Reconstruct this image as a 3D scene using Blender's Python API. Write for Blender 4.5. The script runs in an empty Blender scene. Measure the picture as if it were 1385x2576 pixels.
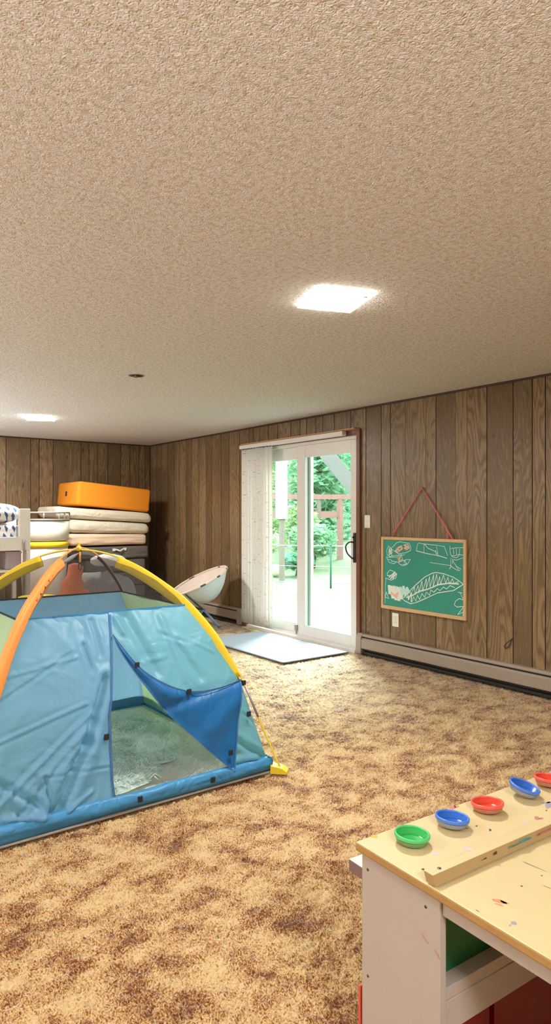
import bpy, bmesh, math, random
from mathutils import Vector, Matrix, noise
R = random.Random(7)
SC = bpy.context.scene
COL = SC.collection
PI = math.pi

# ------------------------------------------------------------------ materials
def new_mat(name):
    m = bpy.data.materials.new(name); m.use_nodes = True
    nt = m.node_tree; nt.nodes.clear()
    out = nt.nodes.new('ShaderNodeOutputMaterial')
    return m, nt, out

def N(nt, typ, ins=None, **props):
    n = nt.nodes.new(typ)
    for k, v in props.items(): setattr(n, k, v)
    for k, v in (ins or {}).items():
        s = n.inputs[k]
        if isinstance(v, bpy.types.NodeSocket): nt.links.new(v, s)
        else: s.default_value = v
    return n

def c4(c): return (c[0], c[1], c[2], 1.0)

def math_n(nt, op, a, b=None, c=None):
    n = nt.nodes.new('ShaderNodeMath'); n.operation = op
    for i, v in enumerate((a, b, c)):
        if v is None: continue
        if isinstance(v, bpy.types.NodeSocket): nt.links.new(v, n.inputs[i])
        else: n.inputs[i].default_value = v
    return n.outputs[0]

def mixc(nt, f, a, b, mode='MIX'):
    n = nt.nodes.new('ShaderNodeMix'); n.data_type = 'RGBA'; n.blend_type = mode
    for i, v in ((0, f), (6, a), (7, b)):
        if isinstance(v, bpy.types.NodeSocket): nt.links.new(v, n.inputs[i])
        else: n.inputs[i].default_value = v if i == 0 else c4(v)
    return n.outputs[2]

def ramp(nt, f, stops):
    n = nt.nodes.new('ShaderNodeValToRGB'); nt.links.new(f, n.inputs[0])
    e = n.color_ramp.elements
    while len(e) < len(stops): e.new(0.5)
    for el, (p, c) in zip(e, stops):
        el.position = p; el.color = c4(c) if not isinstance(c, (int, float)) else (c, c, c, 1)
    return n.outputs[0]

def coords(nt, kind='Object', scale=(1, 1, 1), loc=(0, 0, 0)):
    t = N(nt, 'ShaderNodeTexCoord')
    mp = N(nt, 'ShaderNodeMapping', {'Vector': t.outputs[kind], 'Scale': scale, 'Location': loc})
    return mp.outputs[0]

def plain(name, col, rough=.5, metal=0, var=.06, vscale=9, bump=0, bscale=120, spec=.5, sheen=0, coat=0):
    """One principled surface with a faint uneven tone and grain."""
    m, nt, out = new_mat(name)
    co = coords(nt)
    nz = N(nt, 'ShaderNodeTexNoise', {'Vector': co, 'Scale': vscale, 'Detail': 3})
    a = tuple(x * (1 - var) for x in col); b = tuple(min(1, x * (1 + var)) for x in col)
    base = mixc(nt, nz.outputs[0], a, b)
    p = N(nt, 'ShaderNodeBsdfPrincipled', {'Base Color': base, 'Roughness': rough, 'Metallic': metal,
                                           'Specular IOR Level': spec, 'Sheen Weight': sheen, 'Coat Weight': coat})
    if bump:
        bz = N(nt, 'ShaderNodeTexNoise', {'Vector': co, 'Scale': bscale, 'Detail': 4})
        bn = N(nt, 'ShaderNodeBump', {'Height': bz.outputs[0], 'Strength': bump, 'Distance': .004})
        nt.links.new(bn.outputs[0], p.inputs['Normal'])
    nt.links.new(p.outputs[0], out.inputs[0])
    return m

def nylon(name, col, trans=.45, crink=.5, see=0.0):
    """Thin tent cloth: part of the light goes through it."""
    m, nt, out = new_mat(name)
    co = coords(nt)
    d = N(nt, 'ShaderNodeBsdfPrincipled', {'Base Color': c4(col), 'Roughness': .42, 'Specular IOR Level': .45})
    t = N(nt, 'ShaderNodeBsdfTranslucent', {'Color': c4(col)})
    n1 = N(nt, 'ShaderNodeTexNoise', {'Vector': co, 'Scale': 3.6, 'Detail': 3, 'Roughness': .55, 'Distortion': .9})
    h = math_n(nt, 'ABSOLUTE', math_n(nt, 'SUBTRACT', n1.outputs[0], .5))
    bn = N(nt, 'ShaderNodeBump', {'Height': h, 'Strength': crink * 1.6, 'Distance': .06})
    nt.links.new(bn.outputs[0], d.inputs['Normal']); nt.links.new(bn.outputs[0], t.inputs['Normal'])
    mx = N(nt, 'ShaderNodeMixShader', {0: trans, 1: d.outputs[0], 2: t.outputs[0]})
    if see:
        tr = N(nt, 'ShaderNodeBsdfTransparent', {'Color': c4(col)})
        mx = N(nt, 'ShaderNodeMixShader', {0: see, 1: mx.outputs[0], 2: tr.outputs[0]})
    nt.links.new(mx.outputs[0], out.inputs[0])
    return m

M = {}
def wood_panel(name, light, mid, dark, red=.0):
    """Printed plank panelling; UV u runs across the planks (metres), v up; each plank has its own uv jump."""
    m, nt, out = new_mat(name)
    uv = N(nt, 'ShaderNodeUVMap', uv_map='uv').outputs[0]
    big = N(nt, 'ShaderNodeTexNoise', {'Vector': N(nt, 'ShaderNodeMapping', {'Vector': uv, 'Scale': (5.5, .85, 1)}).outputs[0], 'Scale': 1, 'Detail': 2.0, 'Roughness': .45, 'Distortion': .25})
    rings = math_n(nt, 'PINGPONG', math_n(nt, 'MULTIPLY', big.outputs[0], 19.0), .5)
    rings = math_n(nt, 'MULTIPLY', rings, 2.0)
    fib = N(nt, 'ShaderNodeTexNoise', {'Vector': N(nt, 'ShaderNodeMapping', {'Vector': uv, 'Scale': (170, 7, 1)}).outputs[0], 'Scale': 1, 'Detail': 3.0, 'Roughness': .6})
    streak = N(nt, 'ShaderNodeTexNoise', {'Vector': N(nt, 'ShaderNodeMapping', {'Vector': uv, 'Scale': (38, 1.6, 1)}).outputs[0], 'Scale': 1, 'Detail': 3.0})
    tone = N(nt, 'ShaderNodeTexNoise', {'Vector': N(nt, 'ShaderNodeMapping', {'Vector': uv, 'Scale': (1.1, .35, 1), 'Location': (3, 8, 0)}).outputs[0], 'Scale': 1, 'Detail': 1.0})
    f = math_n(nt, 'ADD', math_n(nt, 'MULTIPLY', math_n(nt, 'POWER', rings, .4), .40),
               math_n(nt, 'ADD', math_n(nt, 'MULTIPLY', fib.outputs[0], .60), math_n(nt, 'MULTIPLY', streak.outputs[0], .34)))
    f = math_n(nt, 'ADD', f, math_n(nt, 'MULTIPLY', math_n(nt, 'SUBTRACT', tone.outputs[0], .5), .75))
    col = ramp(nt, f, [(.30, dark), (.50, mid), (.72, mid), (.95, light)])
    # knots
    kv = N(nt, 'ShaderNodeTexVoronoi', {'Vector': N(nt, 'ShaderNodeMapping', {'Vector': uv, 'Scale': (7, 2.6, 1)}).outputs[0], 'Scale': 1})
    kn = ramp(nt, kv.outputs['Distance'], [(.05, 1.0), (.13, 0.0)])
    col = mixc(nt, math_n(nt, 'MULTIPLY', kn, .65), col, dark)
    p = N(nt, 'ShaderNodeBsdfPrincipled', {'Base Color': col, 'Roughness': .36, 'Specular IOR Level': .5})
    bn = N(nt, 'ShaderNodeBump', {'Height': fib.outputs[0], 'Strength': .12, 'Distance': .002})
    nt.links.new(bn.outputs[0], p.inputs['Normal'])
    nt.links.new(p.outputs[0], out.inputs[0])
    return m

M['panel'] = wood_panel('wood_panelling', (.29, .195, .10), (.152, .095, .045), (.022, .012, .006))
M['groove'] = plain('panel_groove', (.022, .013, .008), .7)
M['groove_light'] = plain('panel_groove_pale', (.26, .17, .08), .6)

def ceiling_mat():
    m, nt, out = new_mat('popcorn_ceiling')
    co = coords(nt)
    wob = N(nt, 'ShaderNodeTexNoise', {'Vector': co, 'Scale': 75, 'Detail': 1})
    co2 = N(nt, 'ShaderNodeVectorMath', {0: wob.outputs['Color'], 1: (.03, .03, .03), 2: co}, operation='MULTIPLY_ADD').outputs[0]
    v1 = N(nt, 'ShaderNodeTexVoronoi', {'Vector': co2, 'Scale': 135}, feature='F1', voronoi_dimensions='2D')
    h = math_n(nt, 'SUBTRACT', math_n(nt, 'MULTIPLY', wob.outputs[0], 1.2), math_n(nt, 'MULTIPLY', v1.outputs['Distance'], 1.2))
    tone = N(nt, 'ShaderNodeTexNoise', {'Vector': co, 'Scale': 48, 'Detail': 2, 'Roughness': .75}, noise_dimensions='2D')
    col = ramp(nt, tone.outputs[0], [(.32, (.70, .63, .52)), (.50, (.82, .80, .765)), (.68, (.87, .867, .86))])
    p = N(nt, 'ShaderNodeBsdfDiffuse', {'Color': col})
    bn = N(nt, 'ShaderNodeBump', {'Height': h, 'Strength': .62, 'Distance': .010})
    nt.links.new(bn.outputs[0], p.inputs['Normal'])
    nt.links.new(p.outputs[0], out.inputs[0])
    return m
M['ceiling'] = ceiling_mat()

def carpet_mat():
    m, nt, out = new_mat('shag_carpet')
    co = coords(nt)
    wob = N(nt, 'ShaderNodeTexNoise', {'Vector': co, 'Scale': 30, 'Detail': 2}, noise_dimensions='2D')
    co2 = N(nt, 'ShaderNodeVectorMath', {0: wob.outputs['Color'], 1: (.035, .035, 0), 2: co}, operation='MULTIPLY_ADD').outputs[0]
    v1 = N(nt, 'ShaderNodeTexVoronoi', {'Vector': co2, 'Scale': 84}, feature='F1', voronoi_dimensions='2D')
    h = math_n(nt, 'SUBTRACT', math_n(nt, 'MULTIPLY', wob.outputs[0], .9), math_n(nt, 'MULTIPLY', v1.outputs['Distance'], .75))
    # blotches of the dyed pile, and a heather whose darks paint in crevice shade
    b1 = N(nt, 'ShaderNodeTexNoise', {'Vector': N(nt, 'ShaderNodeMapping', {'Vector': co, 'Rotation': (0, 0, .9), 'Scale': (6.0, 7.6, 1)}).outputs[0], 'Scale': 1, 'Detail': 7, 'Roughness': .70, 'Distortion': .25}, noise_dimensions='2D')
    heather_shade = N(nt, 'ShaderNodeTexNoise', {'Vector': N(nt, 'ShaderNodeVectorMath', {0: wob.outputs['Color'], 1: (.016, .016, 0), 2: co}, operation='MULTIPLY_ADD').outputs[0], 'Scale': 185, 'Detail': 2, 'Roughness': .6}, noise_dimensions='2D')
    f = math_n(nt, 'ADD', b1.outputs[0], math_n(nt, 'MULTIPLY', math_n(nt, 'SUBTRACT', heather_shade.outputs[0], .5), .85))
    col = ramp(nt, f, [(.28, (.075, .021, .005)), (.40, (.23, .088, .022)), (.475, (.38, .212, .076)), (.62, (.55, .40, .195))])
    p = N(nt, 'ShaderNodeBsdfPrincipled', {'Base Color': col, 'Roughness': .85, 'Specular IOR Level': .25, 'Sheen Weight': .6, 'Sheen Roughness': .4})
    nt.links.new(p.outputs[0], out.inputs[0])
    dsp = N(nt, 'ShaderNodeDisplacement', {'Height': h, 'Midlevel': .55, 'Scale': .025})
    nt.links.new(dsp.outputs[0], out.inputs['Displacement'])
    m.displacement_method = 'DISPLACEMENT'
    return m
M['carpet'] = carpet_mat()

def mesh_net():
    m, nt, out = new_mat('black_netting')
    t = N(nt, 'ShaderNodeBsdfTransparent', {'Color': (1, 1, 1, 1)})
    d = N(nt, 'ShaderNodeBsdfDiffuse', {'Color': (.045, .04, .038, 1)})
    mx = N(nt, 'ShaderNodeMixShader', {0: .41, 1: t.outputs[0], 2: d.outputs[0]})
    nt.links.new(mx.outputs[0], out.inputs[0])
    return m
M['net'] = mesh_net()

def glass():
    m, nt, out = new_mat('window_glass')
    t = N(nt, 'ShaderNodeBsdfTransparent', {'Color': (.86, .96, .92, 1)})
    g = N(nt, 'ShaderNodeBsdfGlossy', {'Color': (1, 1, 1, 1), 'Roughness': .02})
    lw = N(nt, 'ShaderNodeLayerWeight', {'Blend': .5})
    fr = math_n(nt, 'ADD', .02, math_n(nt, 'MULTIPLY', math_n(nt, 'POWER', lw.outputs['Facing'], 5.0), .5))
    mx = N(nt, 'ShaderNodeMixShader', {0: fr, 1: t.outputs[0], 2: g.outputs[0]})
    nt.links.new(mx.outputs[0], out.inputs[0])
    return m
M['glass'] = glass()

def lamp_mat(name, strength):
    m, nt, out = new_mat(name)
    e = N(nt, 'ShaderNodeEmission', {'Color': (1.0, .96, .90, 1), 'Strength': strength})
    nt.links.new(e.outputs[0], out.inputs[0])
    return m
M['lamp'] = lamp_mat('lit_diffuser', 125); M['lamp_side'] = lamp_mat('lit_diffuser_rim', 9)

def leaf_cushion():
    """White cotton with rows of blue leaf shapes."""
    m, nt, out = new_mat('leaf_print')
    t = N(nt, 'ShaderNodeTexCoord')
    sx = N(nt, 'ShaderNodeSeparateXYZ', {0: t.outputs['Object']})
    nz = N(nt, 'ShaderNodeTexNoise', {'Vector': t.outputs['Object'], 'Scale': 14})
    u = math_n(nt, 'ADD', sx.outputs[0], math_n(nt, 'MULTIPLY', sx.outputs[2], .25))
    u = math_n(nt, 'ADD', u, math_n(nt, 'MULTIPLY', nz.outputs[0], .035))
    v = math_n(nt, 'ADD', math_n(nt, 'ADD', sx.outputs[2], math_n(nt, 'MULTIPLY', sx.outputs[1], .8)), math_n(nt, 'MULTIPLY', nz.outputs[0], .03))
    vv = math_n(nt, 'DIVIDE', v, .088)
    row = math_n(nt, 'FLOOR', vv)
    uu = math_n(nt, 'ADD', math_n(nt, 'DIVIDE', u, .072), math_n(nt, 'MULTIPLY', row, .5))
    du = math_n(nt, 'ABSOLUTE', math_n(nt, 'SUBTRACT', math_n(nt, 'FRACT', uu), .5))
    dv = math_n(nt, 'ABSOLUTE', math_n(nt, 'SUBTRACT', math_n(nt, 'FRACT', vv), .5))
    d = math_n(nt, 'ADD', math_n(nt, 'DIVIDE', du, .30), math_n(nt, 'DIVIDE', dv, .50))
    col = ramp(nt, d, [(.90, (.05, .10, .24)), (.99, (.80, .80, .79))])
    p = N(nt, 'ShaderNodeBsdfPrincipled', {'Base Color': col, 'Roughness': .9})
    nt.links.new(p.outputs[0], out.inputs[0])
    return m
M['leaf_print'] = leaf_cushion()

def vane_mat():
    m, nt, out = new_mat('slub_vane')
    co = coords(nt, scale=(9, 9, 120))
    n = N(nt, 'ShaderNodeTexNoise', {'Vector': co, 'Scale': 1, 'Detail': 2})
    col = ramp(nt, n.outputs[0], [(.29, (.30, .26, .21)), (.36, (.88, .86, .83))])
    d = N(nt, 'ShaderNodeBsdfDiffuse', {'Color': col}); t = N(nt, 'ShaderNodeBsdfTranslucent', {'Color': col})
    mx = N(nt, 'ShaderNodeMixShader', {0: .25, 1: d.outputs[0], 2: t.outputs[0]})
    nt.links.new(mx.outputs[0], out.inputs[0])
    return m
M['vane'] = vane_mat()

def cream_print():
    m, nt, out = new_mat('cream_ticking')
    co = coords(nt)
    v = N(nt, 'ShaderNodeTexVoronoi', {'Vector': co, 'Scale': 11})
    col = ramp(nt, v.outputs['Distance'], [(.07, (.45, .40, .32)), (.11, (.74, .68, .55))])
    n2 = N(nt, 'ShaderNodeTexNoise', {'Vector': co, 'Scale': 9, 'Detail': 4, 'Distortion': 1})
    p = N(nt, 'ShaderNodeBsdfPrincipled', {'Base Color': col, 'Roughness': .8})
    bn = N(nt, 'ShaderNodeBump', {'Height': n2.outputs[0], 'Strength': .5, 'Distance': .03})
    nt.links.new(bn.outputs[0], p.inputs['Normal'])
    nt.links.new(p.outputs[0], out.inputs[0])
    return m
M['cream'] = cream_print()

def fur(name, c1, c2):
    m, nt, out = new_mat(name)
    co = coords(nt)
    n1 = N(nt, 'ShaderNodeTexNoise', {'Vector': co, 'Scale': 7, 'Detail': 5, 'Distortion': 1.5})
    n2 = N(nt, 'ShaderNodeTexNoise', {'Vector': N(nt, 'ShaderNodeMapping', {'Vector': co, 'Rotation': (0, 0, .6), 'Scale': (34, 110, 40)}).outputs[0], 'Scale': 1, 'Detail': 3, 'Distortion': 1.2})
    col = ramp(nt, math_n(nt, 'ADD', math_n(nt, 'MULTIPLY', n1.outputs[0], .6), math_n(nt, 'MULTIPLY', n2.outputs[0], .4)), [(.36, c1), (.6, c2)])
    p = N(nt, 'ShaderNodeBsdfDiffuse', {'Color': col})
    bn = N(nt, 'ShaderNodeBump', {'Height': n2.outputs[0], 'Strength': .6, 'Distance': .010})
    nt.links.new(bn.outputs[0], p.inputs['Normal'])
    t = N(nt, 'ShaderNodeBsdfTranslucent', {'Color': col})
    mx = N(nt, 'ShaderNodeMixShader', {0: .35, 1: p.outputs[0], 2: t.outputs[0]})
    nt.links.new(mx.outputs[0], out.inputs[0])
    return m
M['fur_sea'] = fur('seafoam_fur', (.52, .72, .64), (.92, .97, .95))
M['fur_white'] = fur('white_fur', (.88, .85, .80), (.97, .96, .93))

def leafmat(name, col):
    m, nt, out = new_mat(name)
    oi = N(nt, 'ShaderNodeNewGeometry')
    c = mixc(nt, oi.outputs['Random Per Island'], tuple(x * .6 for x in col), tuple(min(1, x * 1.4) for x in col))
    d = N(nt, 'ShaderNodeBsdfDiffuse', {'Color': c}); t = N(nt, 'ShaderNodeBsdfTranslucent', {'Color': c})
    mx = N(nt, 'ShaderNodeMixShader', {0: .4, 1: d.outputs[0], 2: t.outputs[0]})
    nt.links.new(mx.outputs[0], out.inputs[0])
    return m
M['leaf_a'] = leafmat('leaves_mid', (.28, .48, .30)); M['leaf_b'] = leafmat('leaves_pale', (.40, .54, .27)); M['leaf_c'] = leafmat('leaves_deep', (.19, .40, .27))

P = plain
M['white_paint'] = P('white_paint', (.80, .78, .74), .45); M['door_white'] = P('door_vinyl', (.76, .73, .70), .35)
M['casing'] = P('brown_casing', (.17, .062, .032), .4, var=.25, vscale=30); M['casing_raw'] = P('raw_wood_strip', (.50, .25, .10), .55, var=.2, vscale=40)
M['trim_dark'] = P('dark_trim', (.06, .028, .016), .5)
M['heater'] = P('heater_enamel', (.33, .27, .22), .38); M['heater_dark'] = P('heater_gap', (.02, .018, .018), .6)
M['plastic_white'] = P('switch_plate', (.82, .80, .74), .35); M['black'] = P('black_iron', (.018, .017, .018), .35); M['black_cloth'] = P('black_webbing', (.02, .022, .035), .8)
M['mat'] = P('door_mat_cloth', (.33, .37, .43), .9, bump=.5, bscale=300); M['mat_edge'] = P('mat_binding', (.26, .30, .38), .9)
M['board'] = P('green_chalkboard', (.035, .28, .22), .75, var=.16, vscale=5); M['board_wood'] = P('board_wood', (.62, .40, .21), .45, var=.12, vscale=25)
M['chalk_white'] = P('chalk_white', (.72, .80, .76), .95); M['chalk_cyan'] = P('chalk_cyan', (.50, .80, .78), .95); M['chalk_pink'] = P('chalk_pink', (.80, .48, .40), .95)
M['cord_pink'] = P('pink_cord', (.75, .16, .20), .7)
M['tent_blue'] = nylon('nylon_blue', (.26, .55, .84), .58, .26); M['tent_blue_greenlit'] = nylon('nylon_blue_greenlit', (.24, .57, .76), .58, .26)  # teal is the blue cloth with green light from the side painted in
M['tent_blue_shaded'] = nylon('nylon_blue_shaded', (.016, .15, .42), .22, .2); M['tent_green'] = nylon('nylon_green', (.55, .78, .46), .45, .25)  # the deep blue is the same cloth painted as shaded
M['tent_lip'] = nylon('nylon_band_blue', (.07, .32, .62), .25, .4); M['tent_seam'] = P('seam_tape', (.045, .14, .33), .8)
M['yellow_cloth'] = P('yellow_sleeve', (.83, .61, .03), .55, bump=.2, bscale=60); M['orange_cloth'] = P('orange_sleeve', (.90, .33, .07), .55, bump=.2, bscale=60)
M['pole_yellow'] = P('yellow_pole', (.85, .62, .06), .3); M['pole_orange'] = P('orange_pole', (.88, .34, .08), .3); M['ground_sheet'] = P('ground_sheet', (.36, .33, .30), .7)
M['floor_sheet'] = nylon('pale_ground_sheet', (.62, .68, .48), .1, .3)
M['table_top'] = P('birch_ply', (.66, .545, .30), .38, var=.07, vscale=6); M['table_edge'] = P('ply_edge', (.42, .25, .09), .5, var=.15, vscale=40)
M['table_white'] = P('painted_board', (.47, .42, .385), .5, var=.04, bump=.1, bscale=300); M['strip_wood'] = P('strip_wood', (.42, .29, .13), .45)
M['screw'] = P('screw_grey', (.12, .11, .10), .35, metal=.6)
for nm, c in dict(green=(.03, .42, .10), blue=(.02, .13, .55), red=(.62, .05, .025)).items():
    M['cup_' + nm] = P('cup_' + nm, c, .22, coat=.4); M['ring_' + nm] = P('cup_ring_' + nm, tuple(min(1, x * 1.25 + .05) for x in c), .3)
def frosted(name, col):
    m, nt, out = new_mat(name)
    d = N(nt, 'ShaderNodeBsdfPrincipled', {'Base Color': c4(col), 'Roughness': .35})
    t = N(nt, 'ShaderNodeBsdfTransparent', {'Color': (.9, .88, .84, 1)})
    mx = N(nt, 'ShaderNodeMixShader', {0: .35, 1: d.outputs[0], 2: t.outputs[0]})
    nt.links.new(mx.outputs[0], out.inputs[0]); return m
M['frost_green'] = frosted('frosted_green', (.25, .42, .2)); M['frost_blue'] = frosted('frosted_blue', (.42, .40, .45)); M['frost_red'] = frosted('frosted_red', (.62, .26, .16))
M['bin_green'] = P('green_bin', (.010, .14, .045), .4, var=.2); M['bin_red'] = P('red_bin', (.21, .002, .010), .35, var=.15)
for nm, c in dict(teal=(.07, .34, .42), plum=(.10, .03, .035), rose=(.50, .19, .17), lilac=(.62, .50, .55), ink=(.10, .10, .16), ochre=(.62, .42, .05), brick=(.62, .24, .12), dark=(.05, .045, .03), slate=(.30, .31, .38)).items():
    M['paint_' + nm] = P('paint_' + nm, c, .6, var=.2, vscale=60)
M['bench_lilac'] = P('lilac_board', (.26, .17, .18), .5); M['ball_teal'] = P('teal_ball', (.08, .42, .32), .4)
M['foam_orange'] = P('orange_foam_cover', (.88, .30, .015), .85, bump=.15, bscale=200, var=.03); M['peach'] = P('peach_cover', (.80, .62, .46), .85, bump=.3, bscale=9)
M['grey_felt'] = P('grey_cover', (.15, .135, .125), .9, bump=.2, bscale=220); M['white_cloth'] = P('white_webbing', (.78, .76, .73), .8)
M['tub_white'] = P('tub_plastic', (.70, .67, .58), .35); M['tub_pink'] = P('tub_plastic_warm', (.66, .54, .45), .4); M['tub_grey'] = P('tub_metal', (.30, .29, .27), .35, metal=.3); M['tub_yellow'] = P('tub_yellow', (.88, .68, .03), .4)
M['bed_white'] = P('bed_paint', (.80, .80, .77), .4); M['bed_grey'] = P('bed_strut', (.34, .31, .31), .4, metal=.3); M['lilac_box'] = P('lilac_box', (.42, .36, .41), .6)
M['plush_orange'] = P('orange_plush', (.84, .25, .12), .9, bump=.4, bscale=90); M['plush_white'] = P('white_plush', (.80, .77, .75), .9); M['dark_cloth'] = P('charcoal_blanket', (.10, .095, .11), .9, bump=.5, bscale=20); M['grey_cloth'] = P('grey_blanket', (.34, .33, .34), .9, bump=.5, bscale=20)
M['chair_out'] = P('pale_canvas', (.66, .74, .74), .8, bump=.2, bscale=20); M['chair_in'] = P('beige_fleece', (.70, .60, .52), .9, bump=.2, bscale=60); M['chair_frame'] = P('dark_tube', (.04, .07, .09), .4); M['chair_leg'] = P('blue_tube', (.16, .30, .47), .35)
M['brass'] = P('brass_trim', (.55, .40, .10), .35, metal=.6)
M['hole_dark'] = P('box_inside', (.03, .025, .02), .8); M['hole_metal'] = P('box_metal', (.35, .33, .30), .4, metal=.6)
M['plaster'] = P('plain_drywall', (.55, .48, .40), .9)
M['lawn'] = P('lawn_green', (.085, .125, .05), .95, var=.3, vscale=1.2); M['patio'] = P('patio_concrete', (.20, .205, .21), .85, var=.1, vscale=3)
M['deck_red'] = P('weathered_redwood', (.36, .17, .15), .75, var=.2); M['deck_pale'] = P('faded_board', (.26, .20, .17), .8); M['brace_white'] = P('painted_brace', (.24, .24, .25), .6); M['fence_green'] = P('fence_post_green', (.05, .16, .13), .6); M['wire'] = P('fence_wire', (.45, .55, .48), .5, metal=.3); M['post_white'] = P('porch_white', (.50, .50, .48), .6); M['bark'] = P('bark', (.16, .10, .07), .9, var=.3)
M['ball_pale'] = P('pale_ball', (.75, .66, .45), .5); M['siding'] = P('outer_siding', (.45, .36, .28), .8)

# ------------------------------------------------------------------ mesh helpers
def BM(): return bmesh.new()

def origin(o):
    v = Vector((0, 0, 0))
    while o is not None: v = v + o.location; o = o.parent
    return v

LOCAL = set()
def obj(name, bm, mat, parent=None, smooth=False, loc=None, solid=0, sub=0):
    """Link a bmesh (in world metres, or in the thing's own frame for things listed in LOCAL) as one mesh object."""
    me = bpy.data.meshes.new(name)
    root = parent
    while root is not None and root.parent is not None: root = root.parent
    if parent is not None and root.name not in LOCAL:
        bm.transform(Matrix.Translation(-origin(parent)))
    if parent is None and loc is not None:
        bm.transform(Matrix.Translation(-Vector(loc)))
    bmesh.ops.recalc_face_normals(bm, faces=bm.faces)
    bm.to_mesh(me); bm.free()
    o = bpy.data.objects.new(name, me); COL.objects.link(o)
    for mm in (mat if isinstance(mat, (list, tuple)) else [mat]): me.materials.append(M[mm] if isinstance(mm, str) else mm)
    if parent is not None: o.parent = parent
    elif loc is not None: o.location = loc
    if smooth:
        for p in me.polygons: p.use_smooth = True
    if solid:
        s = o.modifiers.new('thick', 'SOLIDIFY'); s.thickness = solid; s.offset = 0
    if sub:
        s = o.modifiers.new('sub', 'SUBSURF'); s.levels = sub; s.render_levels = sub
    return o

def thing(name, label, cat, loc=(0, 0, 0), rz=0, group=None, local=False):
    o = bpy.data.objects.new(name, None); COL.objects.link(o)
    o.location = loc; o.rotation_euler = (0, 0, rz); o.empty_display_size = .1
    o['label'] = label; o['category'] = cat
    if group: o['group'] = group
    if local: LOCAL.add(o.name)
    return o

def tag(o, label, cat, group=None, kind=None):
    o['label'] = label; o['category'] = cat
    if group: o['group'] = group
    if kind: o['kind'] = kind
    return o

def struct(o, label=None, cat=None):
    o['kind'] = 'structure'
    if label: o['label'] = label
    if cat: o['category'] = cat
    return o

def box(bm, lo, hi, bev=0, seg=2, mi=0, mtx=None):
    lo = Vector(lo); hi = Vector(hi)
    vs = [bm.verts.new(Vector((lo[0] if i & 1 == 0 else hi[0], lo[1] if i & 2 == 0 else hi[1], lo[2] if i & 4 == 0 else hi[2]))) for i in range(8)]
    fs = [bm.faces.new([vs[i] for i in f]) for f in ((0, 2, 3, 1), (4, 5, 7, 6), (0, 1, 5, 4), (2, 6, 7, 3), (0, 4, 6, 2), (1, 3, 7, 5))]
    for f in fs: f.material_index = mi
    if bev:
        es = list({e for f in fs for e in f.edges})
        r = bmesh.ops.bevel(bm, geom=es, offset=bev, segments=seg, profile=.5, affect='EDGES')
        for f in r['faces']: f.material_index = mi
        vs = list({v for f in list(r['faces']) + [f for f in fs if f.is_valid] for v in f.verts})
    if mtx is not None: bmesh.ops.transform(bm, matrix=mtx, verts=[v for v in vs if v.is_valid])
    return vs

def tube(bm, pts, r, n=8, mi=0, closed=False, flat=None):
    """Tube along a polyline; r a number or list; flat=(dir, a, b) makes an elliptic section a along dir."""
    pts = [Vector(p) for p in pts]; L = len(pts)
    rings = []; up = None
    for i, p in enumerate(pts):
        a = pts[(i - 1) % L] if (closed or i > 0) else p
        b = pts[(i + 1) % L] if (closed or i < L - 1) else p
        t = (b - a).normalized()
        if up is None:
            up = t.orthogonal().normalized()
        up = (up - t * up.dot(t)).normalized()
        sd = t.cross(up)
        rr = r[i] if isinstance(r, (list, tuple)) else r
        ring = []
        for j in range(n):
            a_ = 2 * PI * j / n
            ring.append(bm.verts.new(p + (up * math.cos(a_) + sd * math.sin(a_)) * rr))
        rings.append(ring)
    K = L if closed else L - 1
    for i in range(K):
        A, B = rings[i], rings[(i + 1) % L]
        for j in range(n):
            f = bm.faces.new((A[j], A[(j + 1) % n], B[(j + 1) % n], B[j])); f.material_index = mi; f.smooth = True
    if not closed:
        bm.faces.new(rings[0][::-1]).material_index = mi; bm.faces.new(rings[-1]).material_index = mi

def lathe(bm, prof, n=32, mtx=None, mi=0, cap=False):
    rings = []
    for r, z in prof:
        if r < 1e-6: rings.append([bm.verts.new((0, 0, z))])
        else: rings.append([bm.verts.new((r * math.cos(2 * PI * j / n), r * math.sin(2 * PI * j / n), z)) for j in range(n)])
    for A, B in zip(rings, rings[1:]):
        for j in range(n):
            a = [A[j % len(A)], A[(j + 1) % len(A)], B[(j + 1) % len(B)], B[j % len(B)]]
            u = []
            for v in a:
                if v not in u: u.append(v)
            if len(u) > 2:
                f = bm.faces.new(u); f.material_index = mi; f.smooth = True
    if mtx is not None: bmesh.ops.transform(bm, matrix=mtx, verts=[v for r in rings for v in r])

def grid(bm, nu, nv, fn, mi=0, smooth=True):
    V = [[bm.verts.new(fn(i / nu, j / nv)) for j in range(nv + 1)] for i in range(nu + 1)]
    for i in range(nu):
        for j in range(nv):
            q = [V[i][j], V[i + 1][j], V[i + 1][j + 1], V[i][j + 1]]
            if (q[0].co - q[1].co).length < 1e-6: q.pop(1)
            try:
                f = bm.faces.new(q); f.material_index = mi; f.smooth = smooth
            except ValueError: pass
    return V

def prism(bm, poly, axis, a, b, mi=0):
    """Extrude a 2-D polygon (list of (p,q)) along axis 'x','y' or 'z' from a to b."""
    def mk(p, q, s): return {'x': (s, p, q), 'y': (p, s, q), 'z': (p, q, s)}[axis]
    A = [bm.verts.new(mk(p, q, a)) for p, q in poly]; B = [bm.verts.new(mk(p, q, b)) for p, q in poly]
    n = len(poly)
    for i in range(n): bm.faces.new((A[i], A[(i + 1) % n], B[(i + 1) % n], B[i])).material_index = mi
    bm.faces.new(A[::-1]).material_index = mi; bm.faces.new(B).material_index = mi

def interp(tab, x):
    if x <= tab[0][0]: return tab[0][1]
    for (a, fa), (b, fb) in zip(tab, tab[1:]):
        if x <= b: return fa + (fb - fa) * (x - a) / (b - a)
    return tab[-1][1]

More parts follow.
